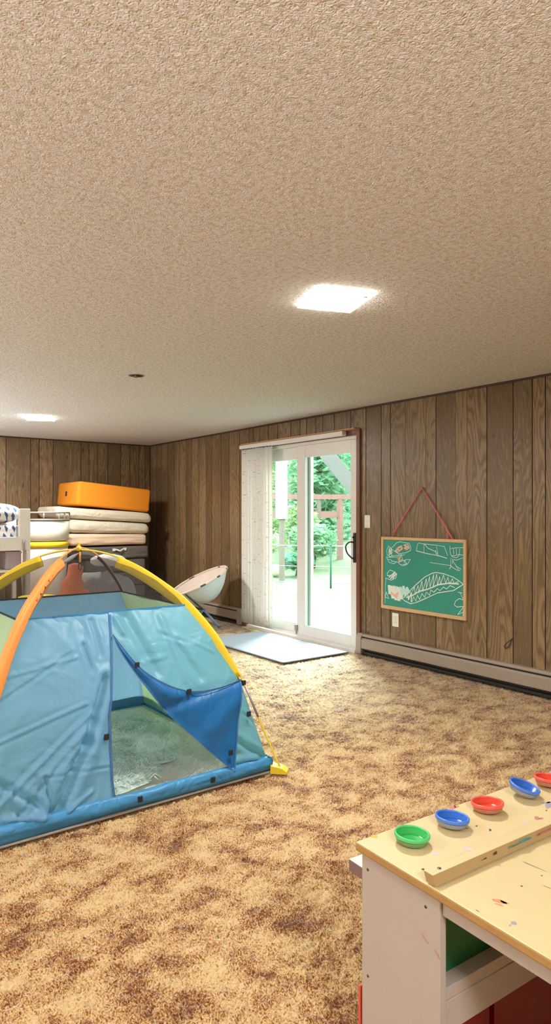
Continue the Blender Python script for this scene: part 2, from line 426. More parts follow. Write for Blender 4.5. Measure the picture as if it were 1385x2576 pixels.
def smooth_path(pts, k=6):
    """Catmull-Rom through the points."""
    P_ = [Vector(p) for p in pts]; out = []
    for i in range(len(P_) - 1):
        p0 = P_[max(0, i - 1)]; p1 = P_[i]; p2 = P_[i + 1]; p3 = P_[min(len(P_) - 1, i + 2)]
        for s in range(k):
            t = s / k
            out.append(.5 * ((2 * p1) + (p2 - p0) * t + (2 * p0 - 5 * p1 + 4 * p2 - p3) * t * t + (3 * p1 - p0 - 3 * p2 + p3) * t ** 3))
    out.append(P_[-1]); return out
# ------------------------------------------------------------------ room shell
H = 2.29; XW = 4.40; YB = 9.0; XL = -3.2; YF = -2.8
D0, D1, DZ = 4.62, 6.53, 2.06          # sliding-door opening in the right wall

def fill_grooves(lst, a, b):
    out = sorted(lst); x = b
    while True:
        x += R.choice((.10, .13, .16, .18, .21, .24))
        if out and x >= out[0] - .07 and b < out[0]: break
        if x > a: break
        out.append(x)
    return sorted(out)
GR = [2.717, 2.821, 2.978, 3.208, 3.393, 3.506, 3.706, 3.813, 4.044, 4.221, 4.334, 4.53, 4.734, 4.97, 5.145, 5.253, 5.402, 5.509, 5.662, 5.9, 6.073, 6.242, 6.365, 6.449,
      6.647, 6.87, 7.05, 7.277, 7.43, 7.60, 7.783, 7.93, 8.115, 8.26, 8.46, 8.646, 8.80, 8.907]
GR = fill_grooves([], 2.66, YF + .05) + GR
GB = [2.381, 2.489, 2.689, 2.801, 2.983, 3.209, 3.363, 3.478, 3.60, 3.749, 3.941, 4.08, 4.22, 4.32]
GB = fill_grooves([], 2.33, XL + .05) + GB

def plank_wall(name, along, pos, inward, grooves, a, b, holes=(), label=None):
    """Grooved plank panelling: real 4 mm grooves; along 'y' (plane x=pos) or 'x' (plane y=pos)."""
    bm = BM(); uvl = bm.loops.layers.uv.new('uv')
    def vert(u, d, z):
        return bm.verts.new((pos - inward * d, u, z) if along == 'y' else (u, pos - inward * d, z))
    def quad(u0, u1, d0, d1, z0, z1, mi, off):
        vs = [vert(u0, d0, z0), vert(u1, d1, z0), vert(u1, d1, z1), vert(u0, d0, z1)]
        f = bm.faces.new(vs); f.material_index = mi
        for lp, (uu, vv) in zip(f.loops, ((u0, z0), (u1, z0), (u1, z1), (u0, z1))): lp[uvl].uv = (uu + off[0], vv + off[1])
    edges = [a] + [g for g in grooves if a < g < b] + [b]
    g2 = .0042
    for i in range(len(edges) - 1):
        off = (R.uniform(0, 60), R.uniform(0, 40))
        u0 = edges[i] + (g2 if i else 0); u1 = edges[i + 1] - (g2 if i < len(edges) - 2 else 0)
        cuts = sorted({u0, u1} | {h_[k] for h_ in holes for k in (0, 1) if u0 < h_[k] < u1})
        for c0, c1 in zip(cuts, cuts[1:]):
            mid = (c0 + c1) / 2; zs = [(-.05, H)]
            for h0, h1, hz in holes:
                if h0 < mid < h1: zs = [(hz, H)]
            for z0, z1 in zs: quad(c0, c1, 0, 0, z0, z1, 0, off)
        if i < len(edges) - 2:
            e = edges[i + 1]; z0 = -.05; mi = 2 if R.random() < .14 else 1
            for h0, h1, hz in holes:
                if h0 < e < h1: z0 = hz
            quad(e - g2, e - .001, 0, -.004, z0, H, 1, off); quad(e - .001, e + .001, -.004, -.004, z0, H, mi, off); quad(e + .001, e + g2, -.004, 0, z0, H, mi, off)
    me_o = obj(name, bm, ['panel', 'groove', 'groove_light'])
    return struct(me_o, label)

plank_wall('wall_right', 'y', XW, 1, GR, YF, YB, holes=[(D0, D1, DZ)], label='brown wood-panelled wall with the glass sliding door')
plank_wall('wall_back', 'x', YB, 1, GB, XL, XW, label='brown wood-panelled wall behind the stacked mattresses')
plank_wall('wall_left', 'y', XL, -1, fill_grooves([], YB, YF), YF, YB)
plank_wall('wall_front', 'x', YF, -1, fill_grooves([], XW, XL), XL, XW)
bm = BM(); box(bm, (XW + .012, YF, -.1), (XW + .15, D0 - .02, H)); box(bm, (XW + .012, D1 + .02, -.1), (XW + .15, YB, H)); box(bm, (XW + .012, D0 - .02, DZ + .02), (XW + .15, D1 + .02, H))
struct(obj('wall_outer', bm, 'siding'))

def spaced2(lo, hi, zones, coarse):
    xs = [lo]
    while xs[-1] < hi - 1e-6:
        x = xs[-1]; st = coarse; lim = hi
        for a, b, d in zones:
            if a - 1e-9 <= x < b - 1e-9: st = d; lim = b
            elif x < a: lim = min(lim, a)
        xs.append(min(x + st, lim))
    return xs
def sheet(name, xs, ys, z, mat, flip=False):
    me = bpy.data.meshes.new(name)
    nx, ny = len(xs), len(ys)
    vs = [(x, y, z) for x in xs for y in ys]
    fs = []
    for i in range(nx - 1):
        for j in range(ny - 1):
            q = (i * ny + j, (i + 1) * ny + j, (i + 1) * ny + j + 1, i * ny + j + 1)
            fs.append(q[::-1] if flip else q)
    me.from_pydata(vs, [], fs); me.materials.append(M[mat]); me.shade_smooth()
    o = bpy.data.objects.new(name, me); COL.objects.link(o); return o
struct(sheet('floor', spaced2(XL, XW, [(.3, 3.0, .0062), (3.0, 4.4, .009)], .06), spaced2(YF, YB, [(1.15, 3.2, .0062), (3.2, 5.6, .0095)], .06), 0, 'carpet'), 'brown and tan mottled shag carpet')
struct(sheet('ceiling', [XL, XW], [YF, YB], H, 'ceiling', True), 'cream popcorn ceiling')
bm = BM(); box(bm, (XL - .15, YF - .15, H + .02), (XW + .15, YB + .15, H + .14)); struct(obj('ceiling_deck', bm, 'plaster'))
bm = BM(); box(bm, (XL - .15, YF - .15, -.2), (XW + .15, YB + .15, -.04)); struct(obj('floor_slab', bm, 'plaster'))

# thin dark strip where panelling meets ceiling, corner strip
bm = BM(); box(bm, (XW - .010, YF, H - .018), (XW, YB, H - .001)); struct(obj('trim_1', bm, 'trim_dark'))
bm = BM(); box(bm, (XL, YB - .010, H - .018), (XW - .010, YB, H - .001)); struct(obj('trim_2', bm, 'trim_dark'))
bm = BM(); box(bm, (XW - .012, YB - .012, 0), (XW - .0005, YB - .0005, H - .018)); struct(obj('trim_3', bm, 'trim_dark'))
# brown casing around the door (right jamb and head), raw strip above the head rail, stub of casing at floor left
bm = BM(); box(bm, (XW - .022, 4.592, .0), (XW - .0005, 4.640, 2.088), .003); struct(obj('trim_4', bm, 'casing'), 'dark brown door casing right of the sliding door')
bm = BM(); box(bm, (XW - .018, 4.640, 2.035), (XW - .0005, 6.52, 2.085), .002); struct(obj('trim_5', bm, 'casing'))
bm = BM(); box(bm, (XW - .085, 4.60, 2.085), (XW - .0005, 6.50, 2.097), .002); struct(obj('trim_6', bm, 'casing_raw'), 'raw wood strip above the blind head rail')
bm = BM(); box(bm, (XW - .045, 6.452, 0), (XW - .0005, 6.535, .055), .004); struct(obj('trim_7', bm, 'casing'))

# ------------------------------------------------------------------ sliding glass door
dr = thing('door_1', 'white sliding glass door with black handle opening to the garden', 'door', (XW, 5.58, 0)); dr['kind'] = 'structure'
bm = BM()
box(bm, (XW + .0, 4.640, .0), (XW + .11, 4.655, 2.035), .002); box(bm, (XW + .0, 6.50, .0), (XW + .11, 6.53, 2.035), .002)
box(bm, (XW + .0, 4.655, 2.005), (XW + .11, 6.50, 2.06), .002)
obj('door_frame', bm, 'door_white', dr)
bm = BM(); box(bm, (XW - .035, 4.64, -.05), (XW + .12, 6.50, .022), .003); box(bm, (XW + .012, 4.655, .022), (XW + .018, 6.5, .036)); box(bm, (XW + .052, 4.655, .022), (XW + .058, 6.5, .036))
obj('door_sill', bm, 'door_white', dr)
def sash(name, x0, x1, ya, yb, z0, z1, st, top, bot):
    bm = BM()
    box(bm, (x0, ya, z0), (x1, ya + st[0], z1), .004); box(bm, (x0, yb - st[1], z0), (x1, yb, z1), .004)
    box(bm, (x0 + .001, ya + st[0], z1 - top), (x1 - .001, yb - st[1], z1), .003); box(bm, (x0 + .001, ya + st[0], z0), (x1 - .001, yb - st[1], z0 + bot), .003)
    s = obj(name, bm, 'door_white', dr)
    bm = BM(); xm = (x0 + x1) / 2; box(bm, (xm - .004, ya + st[0] - .005, z0 + bot - .005), (xm + .004, yb - st[1] + .005, z1 - top + .005))
    obj('glass_pane', bm, 'glass', s); return s
sl = sash('sliding_panel', XW + .004, XW + .044, 4.656, 5.565, .036, 2.004, (.085, .135), .125, .105)
fx = sash('fixed_panel', XW + .050, XW + .090, 5.395, 6.50, .036, 2.004, (.125, .10), .13, .10)
# black handle with escutcheon on the right stile
bm = BM(); box(bm, (XW - .008, 4.664, .835), (XW + .006, 4.70, 1.118), .006, 3)
tube(bm, smooth_path([(XW - .004, 4.685, 1.025), (XW - .045, 4.705, 1.03), (XW - .055, 4.745, .99), (XW - .050, 4.735, .93), (XW - .030, 4.700, .885), (XW - .004, 4.688, .868)], 5), .0075, 8)
lathe(bm, [(.0, 0), (.010, 0), (.008, .02), (0, .022)], 12, Matrix.Translation((XW - .008, 4.682, 1.075)) @ Matrix.Rotation(-PI / 2, 4, 'Y'))
obj('handle', bm, 'black', sl)
bm = BM(); box(bm, (XW - .016, 5.545, .075), (XW + .004, 5.585, .135), .004); box(bm, (XW - .010, 5.56, .035), (XW + .003, 5.572, .08), .002)
obj('foot_lock', bm, 'bed_grey', sl)

# vertical blind stacked on the left of the door
vb = thing('vertical_blind', 'white slub-fabric vertical blind stacked at the left side of the sliding door', 'blind', (XW - .06, 6.3, 0))
bm = BM(); box(bm, (XW - .080, 4.77, 2.040), (XW - .025, 6.535, 2.083), .004); obj('head_rail', bm, 'door_white', vb)
def vane(y, ang, w=.089, x=XW - .055):
    bm = BM()
    dx, dy = math.sin(ang) * w / 2, math.cos(ang) * w / 2
    nx, ny = math.cos(ang), -math.sin(ang)
    def f(u, v):
        s = (u - .5) * 2; b = .006 * (1 - s * s)
        return (x + dx * s - nx * b, y + dy * s - ny * b, .045 + v * 1.985)
    grid(bm, 6, 12, f)
    o = obj('vane', bm, 'vane', vb, solid=.0012)
    bm = BM(); box(bm, (x - .003, y - .006, 2.028), (x + .003, y + .006, 2.042)); obj('clip', bm, 'black', o)
for y, a in ((6.485, .10), (6.43, -.06), (6.375, .08), (6.315, -.04), (6.262, .06), (6.205, -.55), (6.165, -.70), (6.125, -.75), (6.085, -.6), (6.02, .0), (5.955, .12)):
    vane(y, a)

# ------------------------------------------------------------------ wall fittings
def heater(label, ya, yb, capa, capb):
    t = thing('baseboard_heater', label, 'heater', (XW - .035, (ya + yb) / 2, .012), group='baseboard heaters along the panelled wall')
    x = XW
    bm = BM(); prism(bm, [(x - .001, .012), (x - .001, .188), (x - .046, .188), (x - .058, .174), (x - .058, .168), (x - .046, .180), (x - .012, .180), (x - .012, .012)], 'y', ya, yb); obj('top_cover', bm, 'heater', t)
    bm = BM(); prism(bm, [(x - .066, .058), (x - .070, .064), (x - .070, .140), (x - .056, .154), (x - .052, .150), (x - .064, .136), (x - .064, .064), (x - .060, .058)], 'y', ya, yb); obj('front_cover', bm, 'heater', t)
    bm = BM(); box(bm, (x - .050, ya, .045), (x - .0125, yb, .172)); obj('fin_core', bm, 'heater_dark', t)
    bm = BM(); box(bm, (x - .060, ya, .012), (x - .0125, yb, .030)); obj('bottom_rail', bm, 'heater_dark', t)
    for c in (capa, capb):
        if c: bm = BM(); prism(bm, [(x - .0005, .010), (x - .0005, .190), (x - .048, .190), (x - .074, .160), (x - .074, .010)], 'y', c[0], c[1]); obj('end_cap', bm, 'heater', t)
heater('long brown-grey baseboard heater below the chalkboard', YF + .1, 4.53, None, (4.525, 4.589))
heater('short grey baseboard heater behind the round chair, left of the sliding door', 6.59, 8.95, (6.536, 6.60), None)

def plate(label, y, z, w, h_, cat, name, kind):
    t = thing(name, label, cat, (XW - .003, y, z - h_ / 2))
    bm = BM(); box(bm, (XW - .0075, y - w / 2, z - h_ / 2), (XW - .0005, y + w / 2, z + h_ / 2), .003, 3); obj('cover_plate', bm, 'plastic_white', t)
    if kind == 'switch':
        bm = BM(); box(bm, (XW - .0085, y - .006, z - .012), (XW - .007, y + .006, z + .012), .001); box(bm, (XW - .016, y - .004, z - .002), (XW - .007, y + .004, z + .006), .001); obj('toggle', bm, 'plastic_white', t)
    else:
        for dz in (.021, -.021):
            bm = BM(); box(bm, (XW - .0088, y - .016, z + dz - .014), (XW - .007, y + .016, z + dz + .014), .003); o = obj('receptacle', bm, 'plastic_white', t)
            bm = BM(); [box(bm, (XW - .0092, y + s - .001, z + dz - .004), (XW - .0086, y + s + .001, z + dz + .005)) for s in (-.006, .006)]; obj('slot', bm, 'black', o)
    for dz in ((.044, -.044) if kind == 'switch' else (0,)):
        bm = BM(); lathe(bm, [(0, 0), (.003, 0), (.002, .0012), (0, .0013)], 10, Matrix.Translation((XW - .0075, y, z + dz)) @ Matrix.Rotation(-PI / 2, 4, 'Y')); obj('screw', bm, 'screw', t)
plate('white light switch on the panelling between door casing and chalkboard', 4.507, 1.225, .072, .118, 'switch', 'light_switch', 'switch')
plate('white wall outlet under the left corner of the chalkboard', 4.156, .361, .075, .120, 'outlet', 'wall_outlet', 'outlet')

# chalkboard on a pink cord
cb = thing('chalkboard', 'wood-framed green chalkboard with chalk drawings hung from a pink cord', 'chalkboard', (XW - .012, 3.85, .45))
y0, y1, z0, z1 = 3.386, 4.312, .452, 1.092
bm = BM(); box(bm, (XW - .018, y0 + .01, z0 + .01), (XW - .008, y1 - .01, z1 - .01)); bd = obj('board', bm, 'board', cb)
bm = BM(); fw = .026
box(bm, (XW - .026, y0, z0), (XW - .004, y0 + fw, z1), .003); box(bm, (XW - .026, y1 - fw, z0), (XW - .004, y1, z1), .003)
box(bm, (XW - .026, y0 + fw, z1 - fw), (XW - .004, y1 - fw, z1), .003); box(bm, (XW - .030, y0 + fw - .002, z0), (XW - .004, y1 - fw + .002, z0 + fw + .004), .003)
obj('frame', bm, 'board_wood', cb)

def stroke(bm, pts, w, x):
    pts = [Vector((x, p[0], p[1])) for p in pts]
    for a, b in zip(pts, pts[1:]):
        d = b - a
        if d.length < 1e-5: continue
        d.normalize(); nrm = Vector((0, -d.z, d.y)) * w / 2; k = R.uniform(.7, 1.25)
        e = d * w * .3
        bm.faces.new([bm.verts.new(q) for q in (a - e - nrm * k, b + e - nrm, b + e + nrm, a - e + nrm * k)])
        off = Vector((-.00002, 0, 0))
        for p in pts: p += off
CHALK=[('cyan',0.004,[(4.18,1.0),(4.131,1.041),(4.087,1.054),(4.026,1.045),(3.983,1.043),(3.965,1.015),(3.966,0.983),(4.017,0.961),(4.104,0.947),(4.157,0.968),(4.229,1.011),(4.248,0.97),(4.243,0.931),(4.211,0.919),(4.069,0.942)]),
('pink',0.006,[(4.148,0.968),(4.113,1.002),(4.069,1.017),(4.061,0.998),(4.104,0.964),(4.14,0.959),(4.087,1.01),(4.065,0.985),(4.122,0.976)]),
('pink',0.006,[(4.048,1.024),(4.0,1.033),(3.979,1.008),(4.009,0.987),(4.043,0.999),(3.992,1.02),(4.017,0.993),(4.035,1.025),(3.983,0.998)]),
('white',0.005,[(4.225,0.951),(4.216,0.992),(4.198,0.94),(4.193,0.999),(4.18,0.954),(4.22,0.932),(4.207,0.979),(4.184,0.927)]),
('cyan',0.004,[(4.252,0.91),(4.14,0.916),(4.035,0.944)]),
('cyan',0.004,[(4.248,0.904),(4.22,0.866),(4.166,0.856),(4.122,0.878),(4.087,0.854),(4.043,0.847),(4.0,0.866),(3.97,0.906),(4.026,0.899),(4.043,0.876)]),
('pink',0.005,[(4.122,0.904),(4.069,0.926),(4.061,0.901),(4.104,0.879),(4.087,0.912),(4.113,0.891)]),
('cyan',0.004,[(4.229,0.892),(4.184,0.887)]),
('cyan',0.004,[(4.193,0.877),(4.14,0.877)]),
('white',0.004,[(4.104,0.872),(4.043,0.895),(4.009,0.865),(4.052,0.856)]),
('white',0.003,[(3.903,0.982),(3.891,1.037),(3.874,1.049),(3.825,1.044),(3.682,1.037),(3.604,1.03),(3.57,0.958)]),
('white',0.004,[(3.903,0.982),(3.793,0.965),(3.666,0.953),(3.578,0.936)]),
('white',0.003,[(3.819,1.039),(3.819,0.974)]),
('white',0.0035,[(3.815,1.041),(3.777,1.01),(3.697,0.985),(3.686,0.961)]),
('white',0.003,[(3.683,1.032),(3.668,0.947)]),
('white',0.003,[(3.697,0.995),(3.674,0.965)]),
('white',0.0025,[(3.753,0.891),(3.635,0.884),(3.533,0.88)]),
('white',0.003,[(3.548,1.037),(3.544,0.983),(3.533,0.96),(3.499,0.961),(3.462,0.972),(3.411,0.969)]),
('white',0.003,[(3.544,1.016),(3.484,1.025),(3.409,1.028)]),
('white',0.003,[(3.514,1.021),(3.508,0.97)]),
('white',0.003,[(3.484,1.022),(3.481,0.971)]),
('white',0.003,[(3.451,1.017),(3.455,0.973)]),
('white',0.003,[(3.529,0.954),(3.484,0.944),(3.455,0.964)]),
('white',0.003,[(3.415,0.948),(3.484,0.926),(3.507,0.931),(3.514,0.913),(3.484,0.879),(3.437,0.855)]),
('white',0.003,[(3.536,0.941),(3.54,0.875),(3.477,0.846),(3.448,0.845)]),
('white',0.003,[(3.521,0.936),(3.521,0.894)]),
('white',0.003,[(3.551,0.85),(3.536,0.875)]),
('white',0.003,[(3.499,0.896),(3.462,0.85)]),
('white',0.004,[(4.266,0.723),(4.193,0.709),(4.14,0.733),(4.126,0.766),(4.175,0.792),(4.211,0.797),(4.243,0.765),(4.239,0.745),(4.157,0.758)]),
('white',0.007,[(4.22,0.733),(4.148,0.784),(4.202,0.721),(4.131,0.773),(4.175,0.723)]),
('cyan',0.003,[(4.257,0.717),(4.266,0.656),(4.271,0.496)]),
('white',0.011,[(4.22,0.654),(4.211,0.595),(4.193,0.649),(4.175,0.559),(4.157,0.652),(4.14,0.549),(4.122,0.649),(4.104,0.546),(4.087,0.646),(4.069,0.563)]),
('pink',0.007,[(4.193,0.597),(4.148,0.575),(4.113,0.604),(4.131,0.563)]),
('cyan',0.009,[(4.087,0.652),(4.061,0.596),(4.048,0.662),(4.026,0.593),(4.009,0.653),(3.983,0.623)]),
('white',0.004,[(4.266,0.55),(4.252,0.598),(4.225,0.544),(4.261,0.551)]),
('white',0.005,[(3.966,0.644),(3.907,0.693),(3.809,0.767),(3.729,0.804),(3.689,0.813),(3.604,0.807),(3.514,0.787),(3.455,0.761),(3.413,0.738),(3.455,0.714),(3.514,0.679),(3.574,0.667),(3.674,0.646),(3.793,0.591),(3.907,0.541),(3.966,0.525),(4.043,0.546),(4.069,0.576),(4.043,0.611),(3.966,0.637)]),
('white',0.004,[(3.949,0.632),(3.924,0.673),(3.916,0.61),(3.883,0.689),(3.874,0.627),(3.841,0.73),(3.833,0.643),(3.793,0.753),(3.793,0.672),(3.757,0.774),(3.753,0.688),(3.713,0.796),(3.721,0.684),(3.682,0.799),(3.674,0.707),(3.651,0.782),(3.643,0.716),(3.612,0.798),(3.589,0.732),(3.566,0.783),(3.551,0.73),(3.521,0.774),(3.507,0.739),(3.462,0.755)]),
('white',0.004,[(3.949,0.543),(3.933,0.589),(3.907,0.554),(3.891,0.606),(3.866,0.571),(3.841,0.624),(3.809,0.595),(3.793,0.641),(3.757,0.619),(3.745,0.664),(3.713,0.648),(3.674,0.682),(3.651,0.666),(3.612,0.7),(3.582,0.685),(3.544,0.718),(3.499,0.704)]),
('white',0.008,[(4.017,0.574),(3.941,0.601),(3.874,0.639),(3.777,0.667),(3.666,0.714),(3.559,0.735),(3.462,0.737)]),
('white',0.008,[(4.043,0.572),(4.0,0.615),(3.992,0.558),(3.958,0.619),(3.958,0.542)]),
('white',0.003,[(3.47,0.671),(3.426,0.669),(3.448,0.667),(3.415,0.623)]),
('white',0.0035,[(3.415,0.614),(3.455,0.622),(3.492,0.597),(3.503,0.566),(3.477,0.551),(3.415,0.564)]),
('white',0.003,[(3.415,0.558),(3.47,0.492),(3.419,0.516)]),
('white',0.003,[(3.415,0.552),(3.419,0.486)])]

for lo_, hi_, lb in ((0, 10, 'pale blue and pink chalk face at the top left'), (10, 16, 'white chalk box shape at the top'), (16, 17, 'single thin chalk line'), (17, 28, 'white chalk figure at the top right'), (28, 30, 'small white chalk shell at the left edge'),
                     (30, 31, 'pale blue upright chalk line'), (31, 34, 'smudged white, pink and pale blue chalk patch'), (34, 35, 'small chalk triangle'), (35, 40, 'big hatched white chalk tail'), (40, 41, 'upper chalk petal at the lower right'), (41, 44, 'white chalk flower at the lower right')):
    bm = BM()
    for i in range(lo_, hi_):
        c_, w_, pts = CHALK[i]; n0 = len(bm.faces)
        stroke(bm, [(min(max(p[0], y0 + fw + .003), y1 - fw - .003), min(max(p[1], z0 + fw + .008), z1 - fw - .003)) for p in pts], w_ * (3.0 if lo_ == 31 else 1.35), XW - .0186 - .00012 * (i % 5))
        for f in list(bm.faces)[n0:]: f.material_index = ('white', 'cyan', 'pink').index(c_)
    o = obj('chalk_drawing', bm, ['chalk_white', 'chalk_cyan', 'chalk_pink'], bd); o['label'] = lb
bm = BM(); pk = (XW - .012, 3.847, 1.517)
tube(bm, [(XW - .014, 4.184, 1.085), (XW - .016, 4.15, 1.145), pk], .005, 6); tube(bm, [pk, (XW - .018, 3.575, 1.17), (XW - .016, 3.515, 1.082)], .005, 6)
tube(bm, [(XW - .018, 3.575, 1.17), (XW - .022, 3.568, 1.12), (XW - .016, 3.566, 1.082)], .004, 6); tube(bm, [(XW - .02, 3.58, 1.168), (XW - .022, 3.54, 1.125), (XW - .018, 3.512, 1.08)], .0065, 6)
tube(bm, [(XW - .015, 4.145, 1.14), (XW - .02, 4.175, 1.135)], .0045, 6)
obj('hanging_cord', bm, 'cord_pink', cb)
bm = BM(); lathe(bm, [(0, 0), (.002, 0), (.002, .014), (.004, .015), (0, .017)], 8, Matrix.Translation((XW - .0005, 3.847, 1.515)) @ Matrix.Rotation(-PI / 2, 4, 'Y')); obj('nail', bm, 'screw', cb)
# black cable loop poking from the panelling
bm = BM(); tube(bm, smooth_path([(XW - .001, 2.985, .372), (XW - .012, 2.995, .358), (XW - .018, 3.018, .338), (XW - .02, 3.036, .312), (XW - .018, 3.034, .295), (XW - .016, 3.014, .302), (XW - .014, 2.996, .325), (XW - .01, 2.989, .348), (XW - .002, 2.987, .368)], 5), .0035, 6)
tag(obj('cable_loop', bm, 'black', loc=(XW - .01, 3.01, .295)), 'small loop of black cable coming out of the panelling above the heater', 'cable')

# door mat
bm = BM(); box(bm, (3.545, 4.665, .004), (4.275, 6.02, .014), .004); mt = obj('door_mat', bm, 'mat', loc=(3.91, 5.34, .004))
tag(mt, 'pale blue-grey mat on the carpet in front of the sliding door', 'mat')
bm = BM()
for lo, hi in (((3.53, 4.65, .002), (3.55, 6.035, .013)), ((4.27, 4.65, .002), (4.29, 6.035, .013)), ((3.53, 4.65, .002), (4.29, 4.67, .0125)), ((3.53, 6.015, .002), (4.29, 6.035, .0125))): box(bm, lo, hi, .003)
obj('binding', bm, 'mat_edge', mt)

# ------------------------------------------------------------------ ceiling fixtures
def fixture(label, cx, cy, ang, w, l):
    t = thing('ceiling_light', label, 'ceiling light', (cx, cy, H), ang, 'square ceiling lights', local=True)
    bm = BM(); box(bm, (-w * .46, -l * .46, -.0044), (w * .46, l * .46, -.0005), .001); obj('backplate', bm, 'door_white', t)
    bm = BM(); box(bm, (-w / 2, -l / 2, -.0145), (w / 2, l / 2, -.0045), .003, 2)
    bm.normal_update()
    for f in bm.faces: f.material_index = 0 if f.normal.z < -.8 else 1
    obj('diffuser', bm, ['lamp', 'lamp_side'], t)
    return t
L1 = fixture('lit square ceiling light with a brass strip, the one near the middle of the room', 2.075, 2.336, -.34, .271, .29)
bm = BM(); box(bm, (-.144, -.003, -.0185), (.144, .003, -.0145), .001); o = obj('trim_strip', bm, 'brass', L1); o.rotation_euler = (0, 0, -.507); o.location = (.008, .047, 0)
bm = BM(); box(bm, (.09, -.115, -.0185), (.112, -.10, -.0145), .001); obj('clip', bm, 'brass', L1)
fixture('lit square ceiling light above the raised daybed', 2.185, 7.04, -.45, .28, .34)
jb = thing('junction_box', 'dark round hole with an open electrical box in the ceiling', 'electrical box', (2.085, 4.492, H))
bm = BM(); lathe(bm, [(.048, -.003), (.056, -.004), (.057, -.001), (.048, 0)], 24, Matrix.Translation((2.085, 4.492, H))); obj('rim', bm, 'hole_metal', jb)
bm = BM(); lathe(bm, [(0, -.0015), (.048, -.0015), (.048, -.003), (0, -.003)], 24, Matrix.Translation((2.085, 4.492, H))); obj('cavity', bm, 'hole_dark', jb)
bm = BM()
for a in (.3, 2.2, 4.0): tube(bm, [(2.085 + .03 * math.cos(a), 4.492 + .03 * math.sin(a), H - .003), (2.085 + .012 * math.cos(a + 1), 4.492 + .012 * math.sin(a + 1), H - .014), (2.085 + .02 * math.cos(a + 2), 4.492 + .02 * math.sin(a + 2), H - .004)], .003, 6)
obj('wire', bm, 'hole_metal', jb)

# ------------------------------------------------------------------ outside
bm = BM(); box(bm, (XW + .15, 2.0, -.16), (6.15, 9.2, -.06), .01); struct(obj('patio_slab', bm, 'patio'))
bm = BM(); box(bm, (XW + .15, -12, -.5), (60, 60, -.10)); struct(obj('lawn', bm, 'lawn'))

def leaves(bm, c, r, n, sz, seed):
    rr = random.Random(seed)
    for _ in range(n):
        while True:
            p = Vector((rr.uniform(-1, 1), rr.uniform(-1, 1), rr.uniform(-1, 1)))
            if .35 < p.length < 1: break
        p *= .75 + .35 * noise.noise(p * 2.3 + Vector((seed, 0, 0)))
        q = Vector((c[0] + p.x * r[0], c[1] + p.y * r[1], max(-.08, c[2] + p.z * r[2])))
        a = Vector((rr.gauss(0, 1), rr.gauss(0, 1), rr.gauss(0, .6))).normalized(); b = a.orthogonal().normalized()
        s = sz * rr.uniform(.6, 1.3)
        bm.faces.new([bm.verts.new(q + v) for v in (-a * s, b * s * .5, a * s, -b * s * .5)])
def plant(name, label, cat, at, crown, r, n, sz, mat, seed, group, trunk=.08):
    t = thing(name, label, cat, (at[0], at[1], -.1), group=group)
    bm = BM()
    for dx, dy, dz, k in crown: leaves(bm, (at[0] + dx, at[1] + dy, dz), (r[0] * k, r[1] * k, r[2] * k), n, sz, seed + int(dz * 10))
    obj('foliage', bm, mat, t)
    bm = BM(); top = max(c[2] for c in crown)
    tube(bm, smooth_path([(at[0], at[1], -.1), (at[0] + .05, at[1], top * .5), (at[0], at[1] + .05, top)], 4), trunk, 8); obj('stem', bm, 'bark', t)
G1 = 'trees beyond the garden fence'; G2 = 'bushes along the garden fence'
plant('tree', 'tall pale green tree seen through the fixed glass at the left of the door', 'tree', (17.6, 23.0), [(0, 0, 3.2, 1), (.5, -.3, 5.6, 1), (-.3, .3, 1.6, .9)], (2.0, 2.0, 1.8), 1500, .16, 'leaf_b', 11, G1)
plant('tree', 'tall green tree behind the red arbor, in the middle of the door glass', 'tree', (15.3, 18.1), [(0, 0, 2.6, 1), (.3, -.3, 4.6, 1.05), (0, .2, 1.2, .9)], (1.6, 1.6, 1.6), 1700, .16, 'leaf_a', 23, G1)
plant('tree', 'dark bluish green tree behind the white diagonal brace', 'tree', (24.0, 26.8), [(0, 0, 3.4, 1), (-.3, .4, 6.4, 1.1), (.3, -.3, 1.6, 1)], (3.0, 3.0, 2.8), 1700, .17, 'leaf_c', 37, G1)
plant('tree', 'broad tall tree hidden partly by the brace and the door stile', 'tree', (33.0, 39.0), [(0, 0, 4.0, 1.3), (1.5, -2.0, 6.0, 1.2), (-2.2, 2.2, 7.0, 1.2), (1.6, -3.2, 3.2, 1.2)], (4.6, 4.6, 4.0), 1800, .26, 'leaf_a', 41, G1)
for i, (px, py, rr_, hz, mt_, lb) in enumerate([(9.7, 14.0, .70, .50, 'leaf_b', 'pale green bush behind the fence, left of the sliding stile'), (11.0, 13.2, .74, .62, 'leaf_a', 'leafy green bush behind the fence post, under the red arbor'),
                                                (12.2, 12.2, .74, .60, 'leaf_c', 'deep green bush behind the fence, beside the door handle'), (9.4, 11.9, .42, .22, 'leaf_c', 'low dark green bush touching the fence wires'),
                                                (11.7, 14.7, .66, .95, 'leaf_b', 'tall pale bush in front of the arbor beams'), (13.3, 13.1, .62, .95, 'leaf_a', 'round green bush before the right-hand arbor post')]):
    plant('bush', lb, 'bush', (px, py), [(0, 0, hz, 1)], (rr_, rr_, hz * .9), 1300, .085, mt_, 60 + i, G2, .03)
